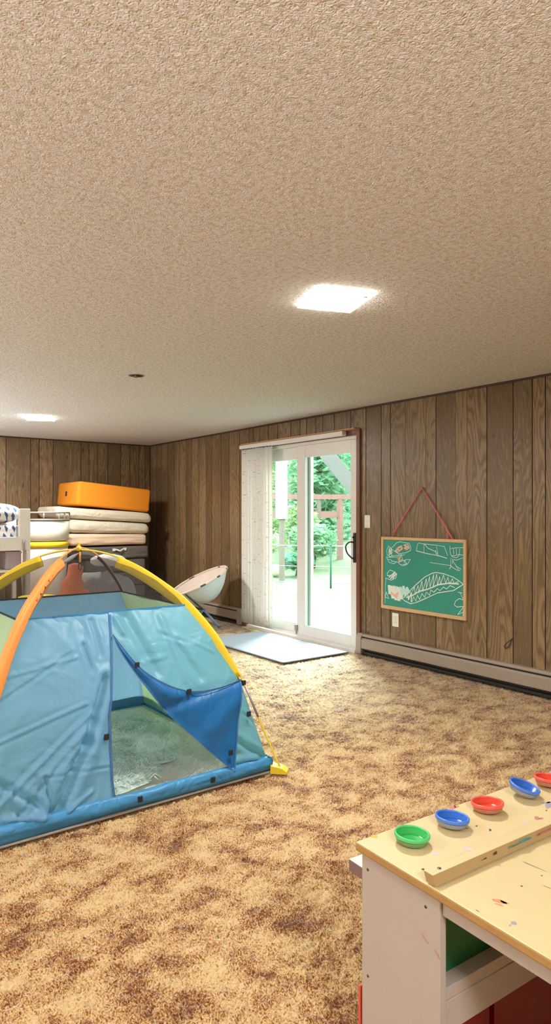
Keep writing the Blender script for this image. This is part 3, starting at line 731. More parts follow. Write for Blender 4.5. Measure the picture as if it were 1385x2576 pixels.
# fence of wires on thin posts
fn = thing('garden_fence', 'low wire fence with a thin dark green post across the lawn', 'fence', (8.35, 9.53, -.1))
fa, fb = Vector((6.6, 11.95, 0)), Vector((9.71, 7.65, 0))
for k in (0, .5625, 1):
    p = fa.lerp(fb, k); bm = BM(); tube(bm, [(p.x, p.y, -.12), (p.x, p.y, .70)], .018, 8); lathe(bm, [(0, 0), (.024, 0), (.02, .02), (0, .026)], 8, Matrix.Translation((p.x, p.y, .70))); obj('post', bm, 'fence_green', fn)
for z in (.69, .30, .0):
    bm = BM(); tube(bm, [(fa.x, fa.y, z), (fb.x, fb.y, z)], .007 if z < .6 else .010, 6); obj('wire', bm, 'wire', fn)
# red arbor / raised deck of the neighbouring yard
ab = thing('garden_arbor', 'weathered red wooden arbor with beams and lattice beyond the fence', 'arbor', (13.2, 15.75, -.1))
def beam(bm, a, b, w, hh):
    a, b = Vector(a), Vector(b); d = (b - a).normalized(); s = d.cross(Vector((0, 0, 1)))
    s = s.normalized() if s.length > .1 else Vector((1, 0, 0)); u = s.cross(d)
    vs = [bm.verts.new(p + s * i * w / 2 + u * j * hh / 2) for p in (a, b) for i, j in ((-1, -1), (1, -1), (1, 1), (-1, 1))]
    for f in ((0, 1, 2, 3), (7, 6, 5, 4), (0, 4, 5, 1), (1, 5, 6, 2), (2, 6, 7, 3), (3, 7, 4, 0)): bm.faces.new([vs[i] for i in f])
ax0, ax1 = Vector((11.75, 16.75, 0)), Vector((14.7, 14.75, 0))
def onb(k, z): p = ax0.lerp(ax1, k); return (p.x, p.y, z if z < 0 else 1.3 + (z - 1.3) * 1.14)
bm = BM(); beam(bm, onb(-.2, 1.74), onb(1.0, 1.74), .14, .15); obj('top_beam', bm, 'deck_red', ab)
bm = BM(); beam(bm, onb(-.2, 1.27), onb(.72, 1.27), .08, .20); obj('deck_fascia', bm, 'deck_red', ab)
bm = BM(); beam(bm, onb(.52, 1.66), onb(.52, 1.15), .09, .10); obj('rail_post', bm, 'deck_pale', ab)
for k in (.70, -.15): bm = BM(); beam(bm, onb(k, 1.70), onb(k, -.12), .14, .14); obj('post', bm, 'deck_red', ab)
bm = BM()
for i in range(9): beam(bm, onb(-.18 + i * .055, 1.40), onb(-.18 + i * .055, 2.15), .02, .03)
for j in range(6): beam(bm, onb(-.2, 1.42 + j * .14), onb(.28, 1.42 + j * .14), .02, .03)
obj('lattice', bm, 'deck_pale', ab)
for a_, b_, c_ in ((.18, .5, 1.42), (-.2, .3, 2.2)): bm = BM(); beam(bm, onb(a_, c_), onb(b_, c_), .04, .045); obj('rail', bm, 'deck_pale', ab)
# porch post and the painted diagonal brace just outside
pp = thing('porch_post', 'white porch column with a narrower pink base left of the fixed glass', 'post', (8.42, 11.15, -.1))
bm = BM(); box(bm, (8.32, 11.05, 1.18), (8.50, 11.23, 3.2), .01); obj('column', bm, 'post_white', pp)
bm = BM(); box(bm, (8.38, 11.10, -.1), (8.47, 11.19, 1.18), .01); obj('base_post', bm, 'deck_pale', pp)
bc = thing('deck_brace', 'white diagonal timber brace of the deck just outside the door', 'brace', (5.5, 5.05, -.06))
bm = BM(); a = Vector((4.72, 5.66, 2.12)); b = Vector((5.45, 5.13, .98)); beam(bm, a, b, .05, .155); obj('diagonal_brace', bm, 'brace_white', bc)
bm = BM(); box(bm, (5.42, 5.00, -.06), (5.56, 5.14, 2.6), .005); obj('post', bm, 'brace_white', bc)
bm = BM(); lathe(bm, [(0, -.14)] + [(.14 * math.sin(t * PI / 10), -.14 * math.cos(t * PI / 10)) for t in range(1, 10)] + [(0, .14)], 20, Matrix.Translation((8.9, 12.0, .04))); tag(obj('garden_ball', bm, 'ball_pale', loc=(8.9, 12.0, -.1)), 'pale ball lying on the lawn behind the fence wires', 'ball')
# ------------------------------------------------------------------ play tent (own frame: centre of its floor)
TW = .72
TT = thing('play_tent', 'blue and green child dome tent with yellow and orange pole sleeves and a half-open door', 'tent', (1.28, 3.455, 0), local=True)
KZ = [(0, 1.0), (.02, .995), (.472, .838), (.659, .7165), (.81, .585), (.877, .525), (.96, .42), (1.02, .30), (1.06, .18), (1.085, .04)]
def kz(z): return interp(KZ, z)
PK = smooth_path([(0, 1.112, 0), (.10, 1.102, 0), (.21, 1.074, 0), (.324, 1.025, 0), (.436, .957, 0), (.56, .868, 0), (.66, .765, 0), (.742, .658, 0), (.851, .470, 0), (.957, .225, 0), (1.052, .012, 0)], 4)
PK = [(p.x, p.y) for p in PK]
def pole_z(k): return interp(PK, k)
CORN = {'front_right': (1, -1), 'front_left': (-1, -1), 'back_left': (-1, 1), 'back_right': (1, 1)}
ROT = {'front': 0, 'right': PI / 2, 'back': PI, 'left': -PI / 2}
def side(pt, which):
    a = ROT[which]; c, s = math.cos(a), math.sin(a)
    return (pt[0] * c - pt[1] * s, pt[0] * s + pt[1] * c, pt[2])
def segd(px, pz, a, b):
    ax, az = a; bx, bz = b; dx, dz = bx - ax, bz - az; L2 = dx * dx + dz * dz
    t = max(0, min(1, ((px - ax) * dx + (pz - az) * dz) / L2)); qx, qz = ax + t * dx, az + t * dz
    d = math.hypot(px - qx, pz - qz); sgn = dx * (pz - az) - dz * (px - ax)
    return d, sgn, t
def nz(x, z, f, s=0): return noise.noise(Vector((x * f + s, z * f - s, s * 1.7)))
def crumple(x, z, f, s):
    v = 0
    for k in range(3): v += (abs(nz(x, z, f * 1.9 ** k, s + 5 * k)) - .25) / 1.7 ** k
    return v
FOLDS = [((-.085, .56), (-.205, .314), .016, .030), ((-.205, .314), (-.372, .05), .020, .034), ((-.159, .705), (-.138, .60), .009, .013), ((-.10, .80), (-.085, .66), .010, .010),
         ((-.62, .37), (-.19, .475), .006, -.007), ((-.58, .15), (-.17, .44), .008, -.008), ((-.50, .10), (-.16, .40), .007, .006), ((-.52, .62), (-.20, .66), .006, -.006), ((-.56, .52), (-.22, .68), .006, .006),
         ((-.40, .22), (-.105, .20), .005, .006), ((-.375, .06), (-.28, .20), .008, -.012), ((-.372, .05), (-.39, .22), .007, .012), ((-.372, .05), (-.20, .12), .008, -.010), ((-.60, .26), (-.42, .12), .012, .018), ((-.56, .10), (-.40, .07), .012, -.016)]
def wrinkle(x, z, folds=FOLDS, amp=.010):
    v = 0
    for a, b, w, d in folds:
        dist, sg, t = segd(x, z, a, b)
        e = math.exp(-(dist / w) ** 2); v += d * e
        v -= d * .45 * math.exp(-((dist - 2.3 * w) / (1.3 * w)) ** 2)
    v += amp * crumple(x, z, 4.5, 3) + amp * .6 * nz(x, z, 2.2, 9)
    low = max(0, min(1, (.30 - z) / .2)) * max(0, min(1, (-x - .28) / .12))
    v += low * .034 * crumple(x, z, 8, 21)
    return v
SEAMT = [(.05, -.104), (.066, -.104), (.149, -.108), (.407, -.093), (.60, -.050), (.729, -.024), (.831, -.004)]
def seam_x(z): return interp(SEAMT, z)
def edge_fade(g): return max(0, min(1, g / .06)) * max(0, min(1, (1 - g) / .04))
# left door leaf, closed
bm = BM()
def fL(u, v):
    z = .055 + v * (.831 - .055); k = kz(z); xl = -k * TW; xr = seam_x(z); x = xl + (xr - xl) * u
    y = -k * TW + wrinkle(x, z) * edge_fade(u * .97 + .02)
    return (x, y, z)
grid(bm, 90, 110, fL); dl = obj('door_leaf', bm, 'tent_blue', TT, smooth=True); dl['label'] = 'closed light blue left leaf of the tent door'
# upper right cloth above the drooping edge
CUR = [(p.x, p.y) for p in smooth_path([(-.018, .735, 0), (.067, .597, 0), (.169, .512, 0), (.305, .453, 0), (.459, .443, 0), (.603, .462, 0)], 8)]
def along(path, u):
    f = u * (len(path) - 1); i = min(int(f), len(path) - 2); t = f - i
    return path[i][0] + (path[i + 1][0] - path[i][0]) * t, path[i][1] + (path[i + 1][1] - path[i][1]) * t
RF = [((.07, .80), (.16, .56), .022, .016), ((.25, .79), (.30, .50), .012, -.008), ((.10, .60), (.22, .62), .008, -.006), ((.30, .66), (.38, .50), .014, .012), ((.22, .72), (.36, .66), .007, .006), ((.40, .66), (.50, .60), .006, -.005), ((.02, .80), (.04, .74), .01, -.01)]
bm = BM()
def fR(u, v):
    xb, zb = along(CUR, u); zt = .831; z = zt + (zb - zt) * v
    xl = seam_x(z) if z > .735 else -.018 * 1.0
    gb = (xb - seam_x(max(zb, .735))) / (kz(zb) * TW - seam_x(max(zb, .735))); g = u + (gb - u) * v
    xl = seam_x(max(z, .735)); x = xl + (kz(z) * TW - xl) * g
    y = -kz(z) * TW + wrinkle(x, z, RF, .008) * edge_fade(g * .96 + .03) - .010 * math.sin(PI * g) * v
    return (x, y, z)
grid(bm, 60, 44, fR); du = obj('door_leaf', bm, 'tent_blue_greenlit', TT, smooth=True); du['label'] = 'blue upper cloth of the right door leaf, green side light painted in as teal'
# folded-back flap; dark blue paints the lesser light through its double layer
DIA = [(-.018, .735), (.002, .659), (.073, .532), (.179, .379), (.335, .214), (.497, .057)]
DIA = [(p.x, p.y) for p in smooth_path([(a, b, 0) for a, b in DIA], 8)]
bm = BM()
def fF(u, v):
    xt, zt = along(CUR, u); xb, zb = along(DIA, u); x = xt + (xb - xt) * v; z = zt + (zb - zt) * v
    fold = .016 * math.exp(-(segd(x, z, (.17, .40), (.62, .47))[0] / .02) ** 2) - .014 * math.exp(-(segd(x, z, (.33, .22), (.60, .40))[0] / .05) ** 2)
    return (x, -kz(z) * TW - .016 - .022 * math.sin(PI * u) * math.sin(PI * min(1, v + .1)) + fold + .006 * crumple(x, z, 6, 40), z)
grid(bm, 50, 36, fF); df = obj('door_flap', bm, 'tent_blue_shaded', TT, smooth=True); df['label'] = 'blue folded flap of the right door leaf, its shade painted as dark blue'
# corner strip right of the flap, green light painted in here too
bm = BM()
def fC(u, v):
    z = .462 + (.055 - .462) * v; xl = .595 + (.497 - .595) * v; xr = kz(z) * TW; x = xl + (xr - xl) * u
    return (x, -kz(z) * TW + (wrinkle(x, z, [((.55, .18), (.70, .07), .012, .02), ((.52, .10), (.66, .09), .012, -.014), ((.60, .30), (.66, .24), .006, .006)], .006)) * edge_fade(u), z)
grid(bm, 16, 40, fC); obj('corner_panel', bm, 'tent_blue_greenlit', TT, smooth=True)
# seams: door edge, curve edge, flap edge, hem
def tape(bm, fn, w=.006, n=50, off=.004):
    prev = None
    for i in range(n + 1):
        p, d = fn(i / n)
        a = bm.verts.new((p[0] - d[0] * w, p[1] - off, p[2] - d[1] * w)); b = bm.verts.new((p[0] + d[0] * w, p[1] - off, p[2] + d[1] * w))
        if prev: bm.faces.new((prev[0], prev[1], b, a))
        prev = (a, b)
bm = BM()
tape(bm, lambda t: (fL(1, t), (1, 0)), .0055)
obj('zip_edge', bm, 'tent_seam', TT, solid=.002)
bm = BM(); tape(bm, lambda t: (fR(t, 1), (.4, .9)), .004, off=.014); tape(bm, lambda t: (fF(1, t), (1, 0)), .004); tape(bm, lambda t: (fF(t, 1), (.6, .6)), .003)
obj('flap_edge', bm, 'tent_seam', TT, solid=.002)
bm = BM(); tape(bm, lambda t: ((-.425 + .85 * t, -kz(.831) * TW, .831), (0, 1)), .006); tape(bm, lambda t: ((.0, -kz(.83 - .05 * t) * TW - .002, .83 - .06 * t), (1, 0)), .010, 6)
obj('hem_tape', bm, 'tent_lip', TT, solid=.0015)
# other sides
for wh, mt_, lb in (('right', 'tent_green', 'green right side of the tent'), ('back', 'tent_blue', 'blue back side of the tent'), ('left', 'tent_green', 'green left side of the tent')):
    bm = BM()
    def fS(u, v, wh=wh):
        z = .03 + v * (.822 - .03); k = kz(z); x = (u * 2 - 1) * k * TW
        return side((x, -k * TW + (.012 * crumple(x, z, 4, 50) + .012 * nz(x, z, 2, 31)) * edge_fade(u), z), wh)
    grid(bm, 50, 40, fS); o = obj('side_panel', bm, mt_, TT, smooth=True); o['label'] = lb
for wh in ROT:
    bm = BM()
    def fM(u, v, wh=wh):
        z0 = .822 if wh != 'front' else .831
        z = z0 + v * (1.083 - z0); k = kz(z); x = (u * 2 - 1) * k * TW
        sag = .018 * math.sin(PI * u) * math.sin(PI * v)
        return side((x, -k * TW + sag, z - sag * .3), wh)
    grid(bm, 20, 16, fM); obj('mesh_panel', bm, 'net', TT, smooth=True)
    bm = BM()
    zt_ = .825
    prev = None
    for i in range(21):
        t = i / 20; k = kz(zt_); a = bm.verts.new(side(((t * 2 - 1) * k * TW, -k * TW - .001, zt_ - .004), wh)); b = bm.verts.new(side(((t * 2 - 1) * k * TW, -k * TW + .001, zt_ + .005), wh))
        if prev: bm.faces.new((prev[0], prev[1], b, a))
        prev = (a, b)
    if wh != 'front': obj('hem_tape', bm, 'black_cloth', TT, solid=.0015)
    else: bm.free()
    # band along the ground
    bm = BM()
    def fB(u, v, wh=wh):
        x = (u * 2 - 1) * TW * 1.0; prof = [(0, -.715), (.25, -.728), (.6, -.731), (.85, -.722), (1, -.708)]
        z = .012 + v * .070 + .006 * nz(x, v * .1, 6, 77) * v
        y = interp(prof, v) - .006 * nz(x, v, 5, 12)
        return side((x, y, z), wh)
    grid(bm, 60, 8, fB); obj('base_band', bm, 'tent_lip', TT, smooth=True, solid=.003)
bm = BM(); box(bm, (-.722, -.728, .003), (.722, .722, .014), .004); obj('ground_sheet', bm, 'ground_sheet', TT)
bm = BM(); box(bm, (-.708, -.700, .0145), (.708, .708, .0165)); obj('inner_floor', bm, 'floor_sheet', TT)
# dark tabs of hook-and-loop
for (x, y, z) in ((.003, -.733, .052), (.373, -.733, .050), (.482, -.718, .150), (.062, -.575, .601), (.298, -.640, .455), (-.117, -.650, .325), (-.094, -.615, .40), (.62, -.668, .30)):
    bm = BM(); box(bm, (x - .011, y - .004, z - .013), (x + .011, y + .004, z + .013), .002); obj('fastener_tab', bm, 'black_cloth', TT)
# poles and sleeves
def diag(c, k, dz=0, s=0, rin=0):
    cx, cy = CORN[c]; q = TW
    return Vector((cx * k * q, cy * k * q, pole_z(k) + dz))
for a, b, mt_, nm in (('front_right', 'back_left', 'pole_yellow', 'yellow pole'), ('front_left', 'back_right', 'pole_orange', 'orange pole')):
    ks = [i / 40 * 1.05 for i in range(41)]
    pts = [diag(a, k) for k in ks[::-1]] + [diag(b, k) for k in ks[1:]]
    if mt_ == 'pole_orange': pts = [p + Vector((0, 0, .010 * math.exp(-(p.x ** 2 + p.y ** 2) / .02))) for p in pts]
    bm = BM(); tube(bm, pts, .0048, 8); o = obj('pole', bm, mt_, TT); o['label'] = nm
def sleeve(c, k0, k1, mat, rad, th, lb):
    cx, cy = CORN[c]; bm = BM(); rings = []; n = 14; m = 46
    sd = Vector((-cy, cx, 0)).normalized()
    for i in range(m + 1):
        k = k0 + (k1 - k0) * i / m; p = diag(c, k); t = (diag(c, k + .01) - diag(c, k - .01)).normalized(); nn = sd.cross(t)
        if nn.z > 0: nn = -nn
        wob = 1 + .06 * nz(k, 0, 14, cx * 3 + cy)
        ring = []
        for j in range(n):
            a_ = 2 * PI * j / n; r_ = rad * wob
            ca, sa = math.cos(a_), math.sin(a_); ca = math.copysign(abs(ca) ** .6, ca); sa = math.copysign(abs(sa) ** .6, sa)
            ring.append(bm.verts.new(p + nn * (rad * .86 + r_ * ca) + sd * (th * wob * sa * (1 + .25 * ca))))
        rings.append(ring)
    for A, B in zip(rings, rings[1:]):
        for j in range(n): bm.faces.new((A[j], A[(j + 1) % n], B[(j + 1) % n], B[j])).smooth = True
    bm.faces.new(rings[0]); bm.faces.new(rings[-1][::-1])
    o = obj('pole_sleeve', bm, mat, TT, smooth=True); o['label'] = lb; return o
sleeve('front_right', .212, .846, 'yellow_cloth', .031, .008, 'yellow sleeve at the right front edge')
so = sleeve('front_left', .212, .846, 'orange_cloth', .024, .022, 'orange sleeve at the front edge nearest the camera')
sleeve('back_left', .212, .846, 'yellow_cloth', .031, .008, 'yellow sleeve at the left rear edge')
sleeve('back_right', .25, .846, 'black_cloth', .008, .006, 'dark rear seam')
# faint printed signs on the orange sleeve
bm = BM()
GL = {0: [(-1, 1, 1, 1), (1, 1, -1, -1), (-1, -1, 1, -1)], 1: [(-1, -1, 0, 1), (0, 1, 1, -1), (-.5, -.2, .5, -.2)], 2: [(-1, 1, 0, -1), (0, -1, 1, 1)], 3: [(0, .5, .3, 1)]}
s_ = Vector((1, -1, 0)).normalized(); view = Vector((.0, -1, .25)).normalized()
for k, g in ((.335, 3), (.37, 0), (.41, 1), (.45, 1), (.485, 2)):
    p = diag('front_left', k); t = (diag('front_left', k + .01) - diag('front_left', k - .01)).normalized(); nn = s_.cross(t)
    if nn.z > 0: nn = -nn
    c_ = p + nn * .022 + s_ * .0225
    bm = BM()
    for x0, y0, x1, y1 in GL[g]:      # letters stand along the sleeve: their up is across it
        A = c_ - nn * (y0 * .007) + t * (x0 * .006); B = c_ - nn * (y1 * .007) + t * (x1 * .006)
        tube(bm, [A, B], .0011, 5)
    obj('printed_mark', bm, 'paint_plum', so)
# crown: yellow knot, orange strap, black loop; toggles and feet
bm = BM(); lathe(bm, [(0, -.016), (.011, -.012), (.015, 0), (.011, .010), (.005, .016), (.009, .024), (.012, .030), (0, .031)], 12, Matrix.Translation((0, 0, 1.118)))
obj('crown_knot', bm, 'pole_yellow', TT)
bm = BM(); box(bm, (-.006, -.022, 1.045), (.004, -.019, 1.10)); obj('crown_strap', bm, 'orange_cloth', TT)
bm = BM(); tube(bm, smooth_path([(-.006, -.022, 1.048), (-.010, -.024, 1.02), (-.002, -.026, 1.005), (.006, -.024, 1.02), (.003, -.022, 1.048)], 4), .0022, 6); obj('crown_loop', bm, 'black', TT)
bm = BM(); grid(bm, 10, 2, lambda u, v: Vector(diag('front_left', .03 + .19 * u)) + Vector((.01, -.01, -.010 - .024 * v * math.sin(PI * u) - .004))); obj('crown_tape', bm, 'bed_grey', TT, solid=.002)
for c, (cx, cy) in CORN.items():
    q = diag(c, .862); bm = BM(); tube(bm, [Vector((cx * .832 * TW, cy * .832 * TW, .462)), q + Vector((0, 0, .004))], .005, 6); box(bm, q + Vector((-.010, -.008, -.014)), q + Vector((.010, .008, .012)), .003); obj('toggle', bm, 'black', TT)
    bm = BM(); tube(bm, [diag(c, .87), diag(c, .935)], .0058, 8); obj('ferrule', bm, 'bed_grey', TT)
    m_ = Matrix.Translation((cx * TW * 1.035, cy * TW * 1.035, 0)) @ Matrix.Rotation(math.atan2(cy, cx), 4, 'Z')
    bm = BM(); prism(bm, [(-.035, .006), (.048, .006), (.048, .016), (.020, .034), (-.035, .044)], 'y', -.030, .030); bmesh.ops.transform(bm, matrix=m_, verts=bm.verts); obj('foot_tab', bm, 'yellow_cloth', TT)
# fur pieces inside
def fur_sheet(name, fn_in, x0, x1, ya, yb, z, mat, amp, n, loc):
    bm = BM()
    def f(u, v):
        x = x0 + (x1 - x0) * u; y = ya + (yb - ya) * v
        hgt = amp * (.5 + .8 * abs(noise.noise(Vector((x * 6, y * 15, z)))) + .5 * noise.noise(Vector((x * 22, y * 40, 3))))
        e = fn_in(u, v)
        return (x, y, z + .002 + max(0, hgt) * e)
    grid(bm, n, n, f)
    def g(u, v): p = f(u, v); return (p[0], p[1], z + .0005)
    return obj(name, bm, mat, loc=loc, smooth=True)
rim_ = lambda u, v: min(1, min(u, 1 - u, v, 1 - v) / .05)
w_ = fur_sheet('fur_mat', rim_, .62, 1.955, 2.79, 4.12, .0170, 'fur_white', .022, 90, (1.28, 3.45, .0170))
tag(w_, 'creamy white furry mat covering the floor inside the tent', 'mat')
bm = BM()
def fbl(u, v):
    ang = 2 * PI * u; rr_ = 1 + .10 * math.sin(3 * ang + 1) + .07 * math.sin(7 * ang) + .04 * math.sin(13 * ang)
    q = v
    x = 1.32 + .46 * rr_ * q * math.cos(ang); y = 3.45 + .56 * rr_ * q * math.sin(ang)
    hgt = .018 + .05 * abs(noise.noise(Vector((x * 5, y * 11, 1)))) + .022 * noise.noise(Vector((x * 20, y * 38, 3)))
    return (x, y, .052 + max(.003, hgt) * min(1, (1 - v) / .10 + .05))
grid(bm, 160, 60, fbl)
fb_ = tag(obj('fur_blanket', bm, 'fur_sea', loc=(1.32, 3.45, .052), smooth=True), 'rumpled seafoam green furry blanket lying inside the tent', 'blanket')

# long pile of the furry pieces
def pile(parent, n, mat, xr, yr, inside, zf, ln, seed):
    rr = random.Random(seed); bm = BM(); k = 0
    while k < n:
        x, y = rr.uniform(*xr), rr.uniform(*yr)
        if not inside(x, y): continue
        k += 1; ang = 5.5 * noise.noise(Vector((x * 3.2, y * 3.2, seed))) + rr.gauss(0, .45) - .6
        z = zf(x, y); L = ln * rr.uniform(.5, 1.2); d = Vector((math.cos(ang), math.sin(ang), 0)); s = Vector((-d.y, d.x, 0)) * rr.uniform(.0012, .0028)
        p = Vector((x, y, z)); m = p + d * L * .5 + Vector((0, 0, L * .32)); e = p + d * L + Vector((0, 0, L * .12))
        a, b, c_, d_, t = (bm.verts.new(q) for q in (p - s, p + s, m + s, m - s, e))
        bm.faces.new((a, b, c_, d_)); bm.faces.new((d_, c_, t))
    o = obj('fur_pile', bm, mat, parent); o['kind'] = 'stuff'
def in_bl(x, y):
    dx, dy = (x - 1.32) / .46, (y - 3.45) / .56; ang = math.atan2(dy, dx) % (2 * PI)
    return math.hypot(dx, dy) < 1.02 * (1 + .10 * math.sin(3 * ang + 1) + .07 * math.sin(7 * ang) + .04 * math.sin(13 * ang))
def z_bl(x, y): return .052 + max(.003, .018 + .05 * abs(noise.noise(Vector((x * 5, y * 11, 1)))) + .022 * noise.noise(Vector((x * 20, y * 38, 3)))) - .003
pile(fb_, 9000, 'fur_sea', (.8, 1.85), (2.85, 4.1), in_bl, z_bl, .055, 5)
def z_mat(x, y): return .019 + max(0, .022 * (.5 + .8 * abs(noise.noise(Vector((x * 6, y * 15, .017)))) + .5 * noise.noise(Vector((x * 22, y * 40, 3))))) - .003
pile(w_, 7000, 'fur_white', (.68, 1.90), (2.84, 4.06), lambda x, y: not in_bl(x, y), z_mat, .030, 8)

# ------------------------------------------------------------------ mattress stack in the far corner
def slab(name, label, cat, x0, x1, ya, yb, zl, zr, thl, thr, mat, group=None, rnd=.5, n=26, wr=.006, seed=0, puff=.012):
    """Soft rectangular pad with rolled rims; zl/zr centre heights at its left and right end, thl/thr thickness there."""
    bm = BM(); bmesh.ops.create_cube(bm, size=2); bmesh.ops.subdivide_edges(bm, edges=bm.edges[:], cuts=n, use_grid_fill=True)
    hx, hy = (x1 - x0) / 2, (yb - ya) / 2
    for v in bm.verts:
        a, b, c = v.co; u = (a + 1) / 2
        sp = lambda t: math.copysign(1 - (1 - abs(t)) ** 1.6, t)     # crowd vertices towards the rim
        a2, b2 = sp(a), sp(b)
        th = (thl + (thr - thl) * u) / 2; rr = th * rnd
        p = Vector((a2 * hx, b2 * hy, c * th)); q = Vector((max(-hx + rr, min(hx - rr, p.x)), max(-hy + rr, min(hy - rr, p.y)), max(-th + rr, min(th - rr, p.z))))
        d = p - q
        if d.length > 1e-6: p = q + d.normalized() * rr
        w = wr * noise.noise(Vector((p.x * 5 + seed, p.y * 5, c * 2 + seed)))
        zc = zl + (zr - zl) * u + puff * c * (1 - a2 * a2) * (1 - b2 * b2)
        v.co = (x0 + hx + p.x + w, ya + hy + p.y + 1.5 * w, zc + p.z + w * .6)
    return tag(obj(name, bm, mat, loc=((x0 + x1) / 2, (ya + yb) / 2, min(zl - thl / 2, zr - thr / 2)), smooth=True), label, cat, group)
gp = 'pads stacked in the far corner'
z = 0.008
for i, (lb, th) in enumerate([('grey folding mattress panel at the very bottom of the stack', .175), ('grey folding mattress panel second from the bottom of the stack', .175), ('grey folding mattress panel in the middle of the grey ones', .18), ('lower grey folding mattress panel showing right behind the tent crown', .175)]):
    slab('folding_mattress', lb, 'mattress', 3.13, 3.955, 8.22, 8.86, z + th / 2, z + th / 2, th - .006, th - .006, 'grey_felt', 'grey folding mattress panels', rnd=.35, puff=0, n=16, seed=i); z += th
fm = slab('folding_mattress', 'topmost grey folding mattress panel with a white handle strap', 'mattress', 3.09, 3.985, 8.20, 8.86, z + .082, z + .082, .160, .160, 'grey_felt', 'grey folding mattress panels', rnd=.35, puff=0, n=16, seed=9)
bm = BM(); tube(bm, smooth_path([(3.50, 8.195, .835), (3.53, 8.175, .832), (3.565, 8.165, .818), (3.60, 8.175, .832), (3.64, 8.195, .84)], 4), .011, 6); box(bm, (3.475, 8.184, .815), (3.515, 8.197, .850), .003); box(bm, (3.625, 8.184, .820), (3.665, 8.197, .855), .003)
obj('carry_handle', bm, 'white_cloth', fm)
slab('foam_pad', 'peach-covered pad lying on the grey mattresses', 'mattress', 2.93, 3.95, 8.18, 8.88, .972, .960, .158, .128, 'peach', gp, rnd=.6, puff=.004, seed=3)
slab('crib_mattress', 'cream speckled crib mattress, second cream one below the orange block', 'mattress', 2.90, 3.985, 8.16, 8.90, 1.156, 1.092, .180, .128, 'cream', gp, rnd=.92, puff=0, wr=.004, seed=4)
slab('crib_mattress', 'cream speckled crib mattress directly under the orange block', 'mattress', 2.74, 4.01, 8.14, 8.92, 1.329, 1.229, .140, .124, 'cream', gp, rnd=.92, puff=0, wr=.004, seed=5)
bm = BM(); box(bm, (-.495, 0, -.15), (.495, .75, .15), .035, 4)
for v in bm.verts: v.co.z += .006 * noise.noise(v.co * 4)
ob = obj('foam_block', bm, 'foam_orange', smooth=True); ob.location = (3.517, 8.195, 1.508); ob.rotation_euler = (0, math.radians(5.2), 0)
tag(ob, 'bright orange foam block on top of the mattress stack', 'foam block', gp)
bm = BM(); box(bm, (-.4985, .30, -.02), (-.4945, .335, .01), .002); obj('tag', bm, 'black_cloth', ob) if False else bm.free()
bm = BM(); tube(bm, [(-.497, .40, -.03), (-.500, .40, .03)], .014, 8); me_ = bpy.data.meshes.new('side_grommet'); bm.to_mesh(me_); bm.free(); g_ = bpy.data.objects.new('side_grommet', me_); COL.objects.link(g_); me_.materials.append(M['black']); g_.parent = ob

# ------------------------------------------------------------------ tubs
ctx, cty = 2.475, 7.78
tb = thing('toy_tub', 'round white plastic tub with a raised grey rim ring, on top of the yellow-lidded bin', 'tub', (ctx, cty, .985))
T_ = Matrix.Translation((ctx, cty, 0))
bm = BM(); lathe(bm, [(0, .992), (.262, .992), (.270, 1.0), (.283, 1.225), (.275, 1.225), (.262, 1.01), (0, 1.01)], 48, T_); obj('bowl', bm, 'tub_white', tb)
bm = BM(); lathe(bm, [(.272, 1.221), (.290, 1.221), (.290, 1.237), (.272, 1.237), (.272, 1.221)], 48, T_); obj('rim', bm, 'tub_grey', tb)
bm = BM(); lathe(bm, [(.268, 1.300), (.286, 1.300), (.286, 1.318), (.268, 1.318), (.268, 1.300)], 48, T_); obj('top_ring', bm, 'tub_grey', tb)
for a in (-.35, -.95, .6, 2.0, 3.3, 4.4):
    bm = BM(); tube(bm, [(ctx + .278 * math.cos(a), cty + .278 * math.sin(a), 1.232), (ctx + .277 * math.cos(a), cty + .277 * math.sin(a), 1.305)], .010, 8); obj('ring_post', bm, 'tub_grey', tb)
bm = BM(); a = -.62; lathe(bm, [(0, .002), (.008, .002), (.008, 0)], 10, Matrix.Translation((ctx + .279 * math.cos(a), cty + .279 * math.sin(a), 1.20)) @ Matrix.Rotation(a, 4, 'Z') @ Matrix.Rotation(PI / 2, 4, 'Y')); obj('rivet', bm, 'black', tb)
lb_ = thing('storage_bin', 'tall warm-white round bin with a yellow lid standing under the white tub', 'bin', (ctx, cty, .008))
bm = BM(); lathe(bm, [(0, .008), (.205, .008), (.215, .02), (.262, .915), (.255, .918), (.21, .03), (0, .03)], 48, T_); obj('body', bm, 'tub_pink', lb_)
bm = BM(); lathe(bm, [(0, .983), (.262, .983), (.270, .975), (.270, .922), (.262, .918), (.258, .93), (0, .965)], 48, T_); obj('lid', bm, 'tub_yellow', lb_)

# ------------------------------------------------------------------ raised white daybed
bd_ = thing('daybed', 'white raised child daybed with square posts at the left edge of the picture', 'bed', (1.55, 7.2, .006))
for (x, y, nm) in ((1.965, 6.93, 1), (1.965, 7.42, 0), (1.00, 6.93, 0), (1.00, 7.42, 0)):
    bm = BM(); box(bm, (x, y, .93), (x + .105, y + .06, 1.346), .004); box(bm, (x + .066, y + .004, .006), (x + .105, y + .056, .935), .003); obj('post', bm, 'bed_white', bd_)
for y in (6.935, 7.42): bm = BM(); box(bm, (1.10, y, .93), (1.97, y + .035, 1.066), .003); obj('side_rail', bm, 'bed_white', bd_)
for x in (1.02, 2.01): bm = BM(); box(bm, (x, 6.99, .93), (x + .03, 7.43, 1.17), .003); obj('end_panel', bm, 'bed_white', bd_)
bm = BM(); box(bm, (1.05, 6.97, 1.02), (2.03, 7.43, 1.04)); obj('bed_base', bm, 'bed_white', bd_)
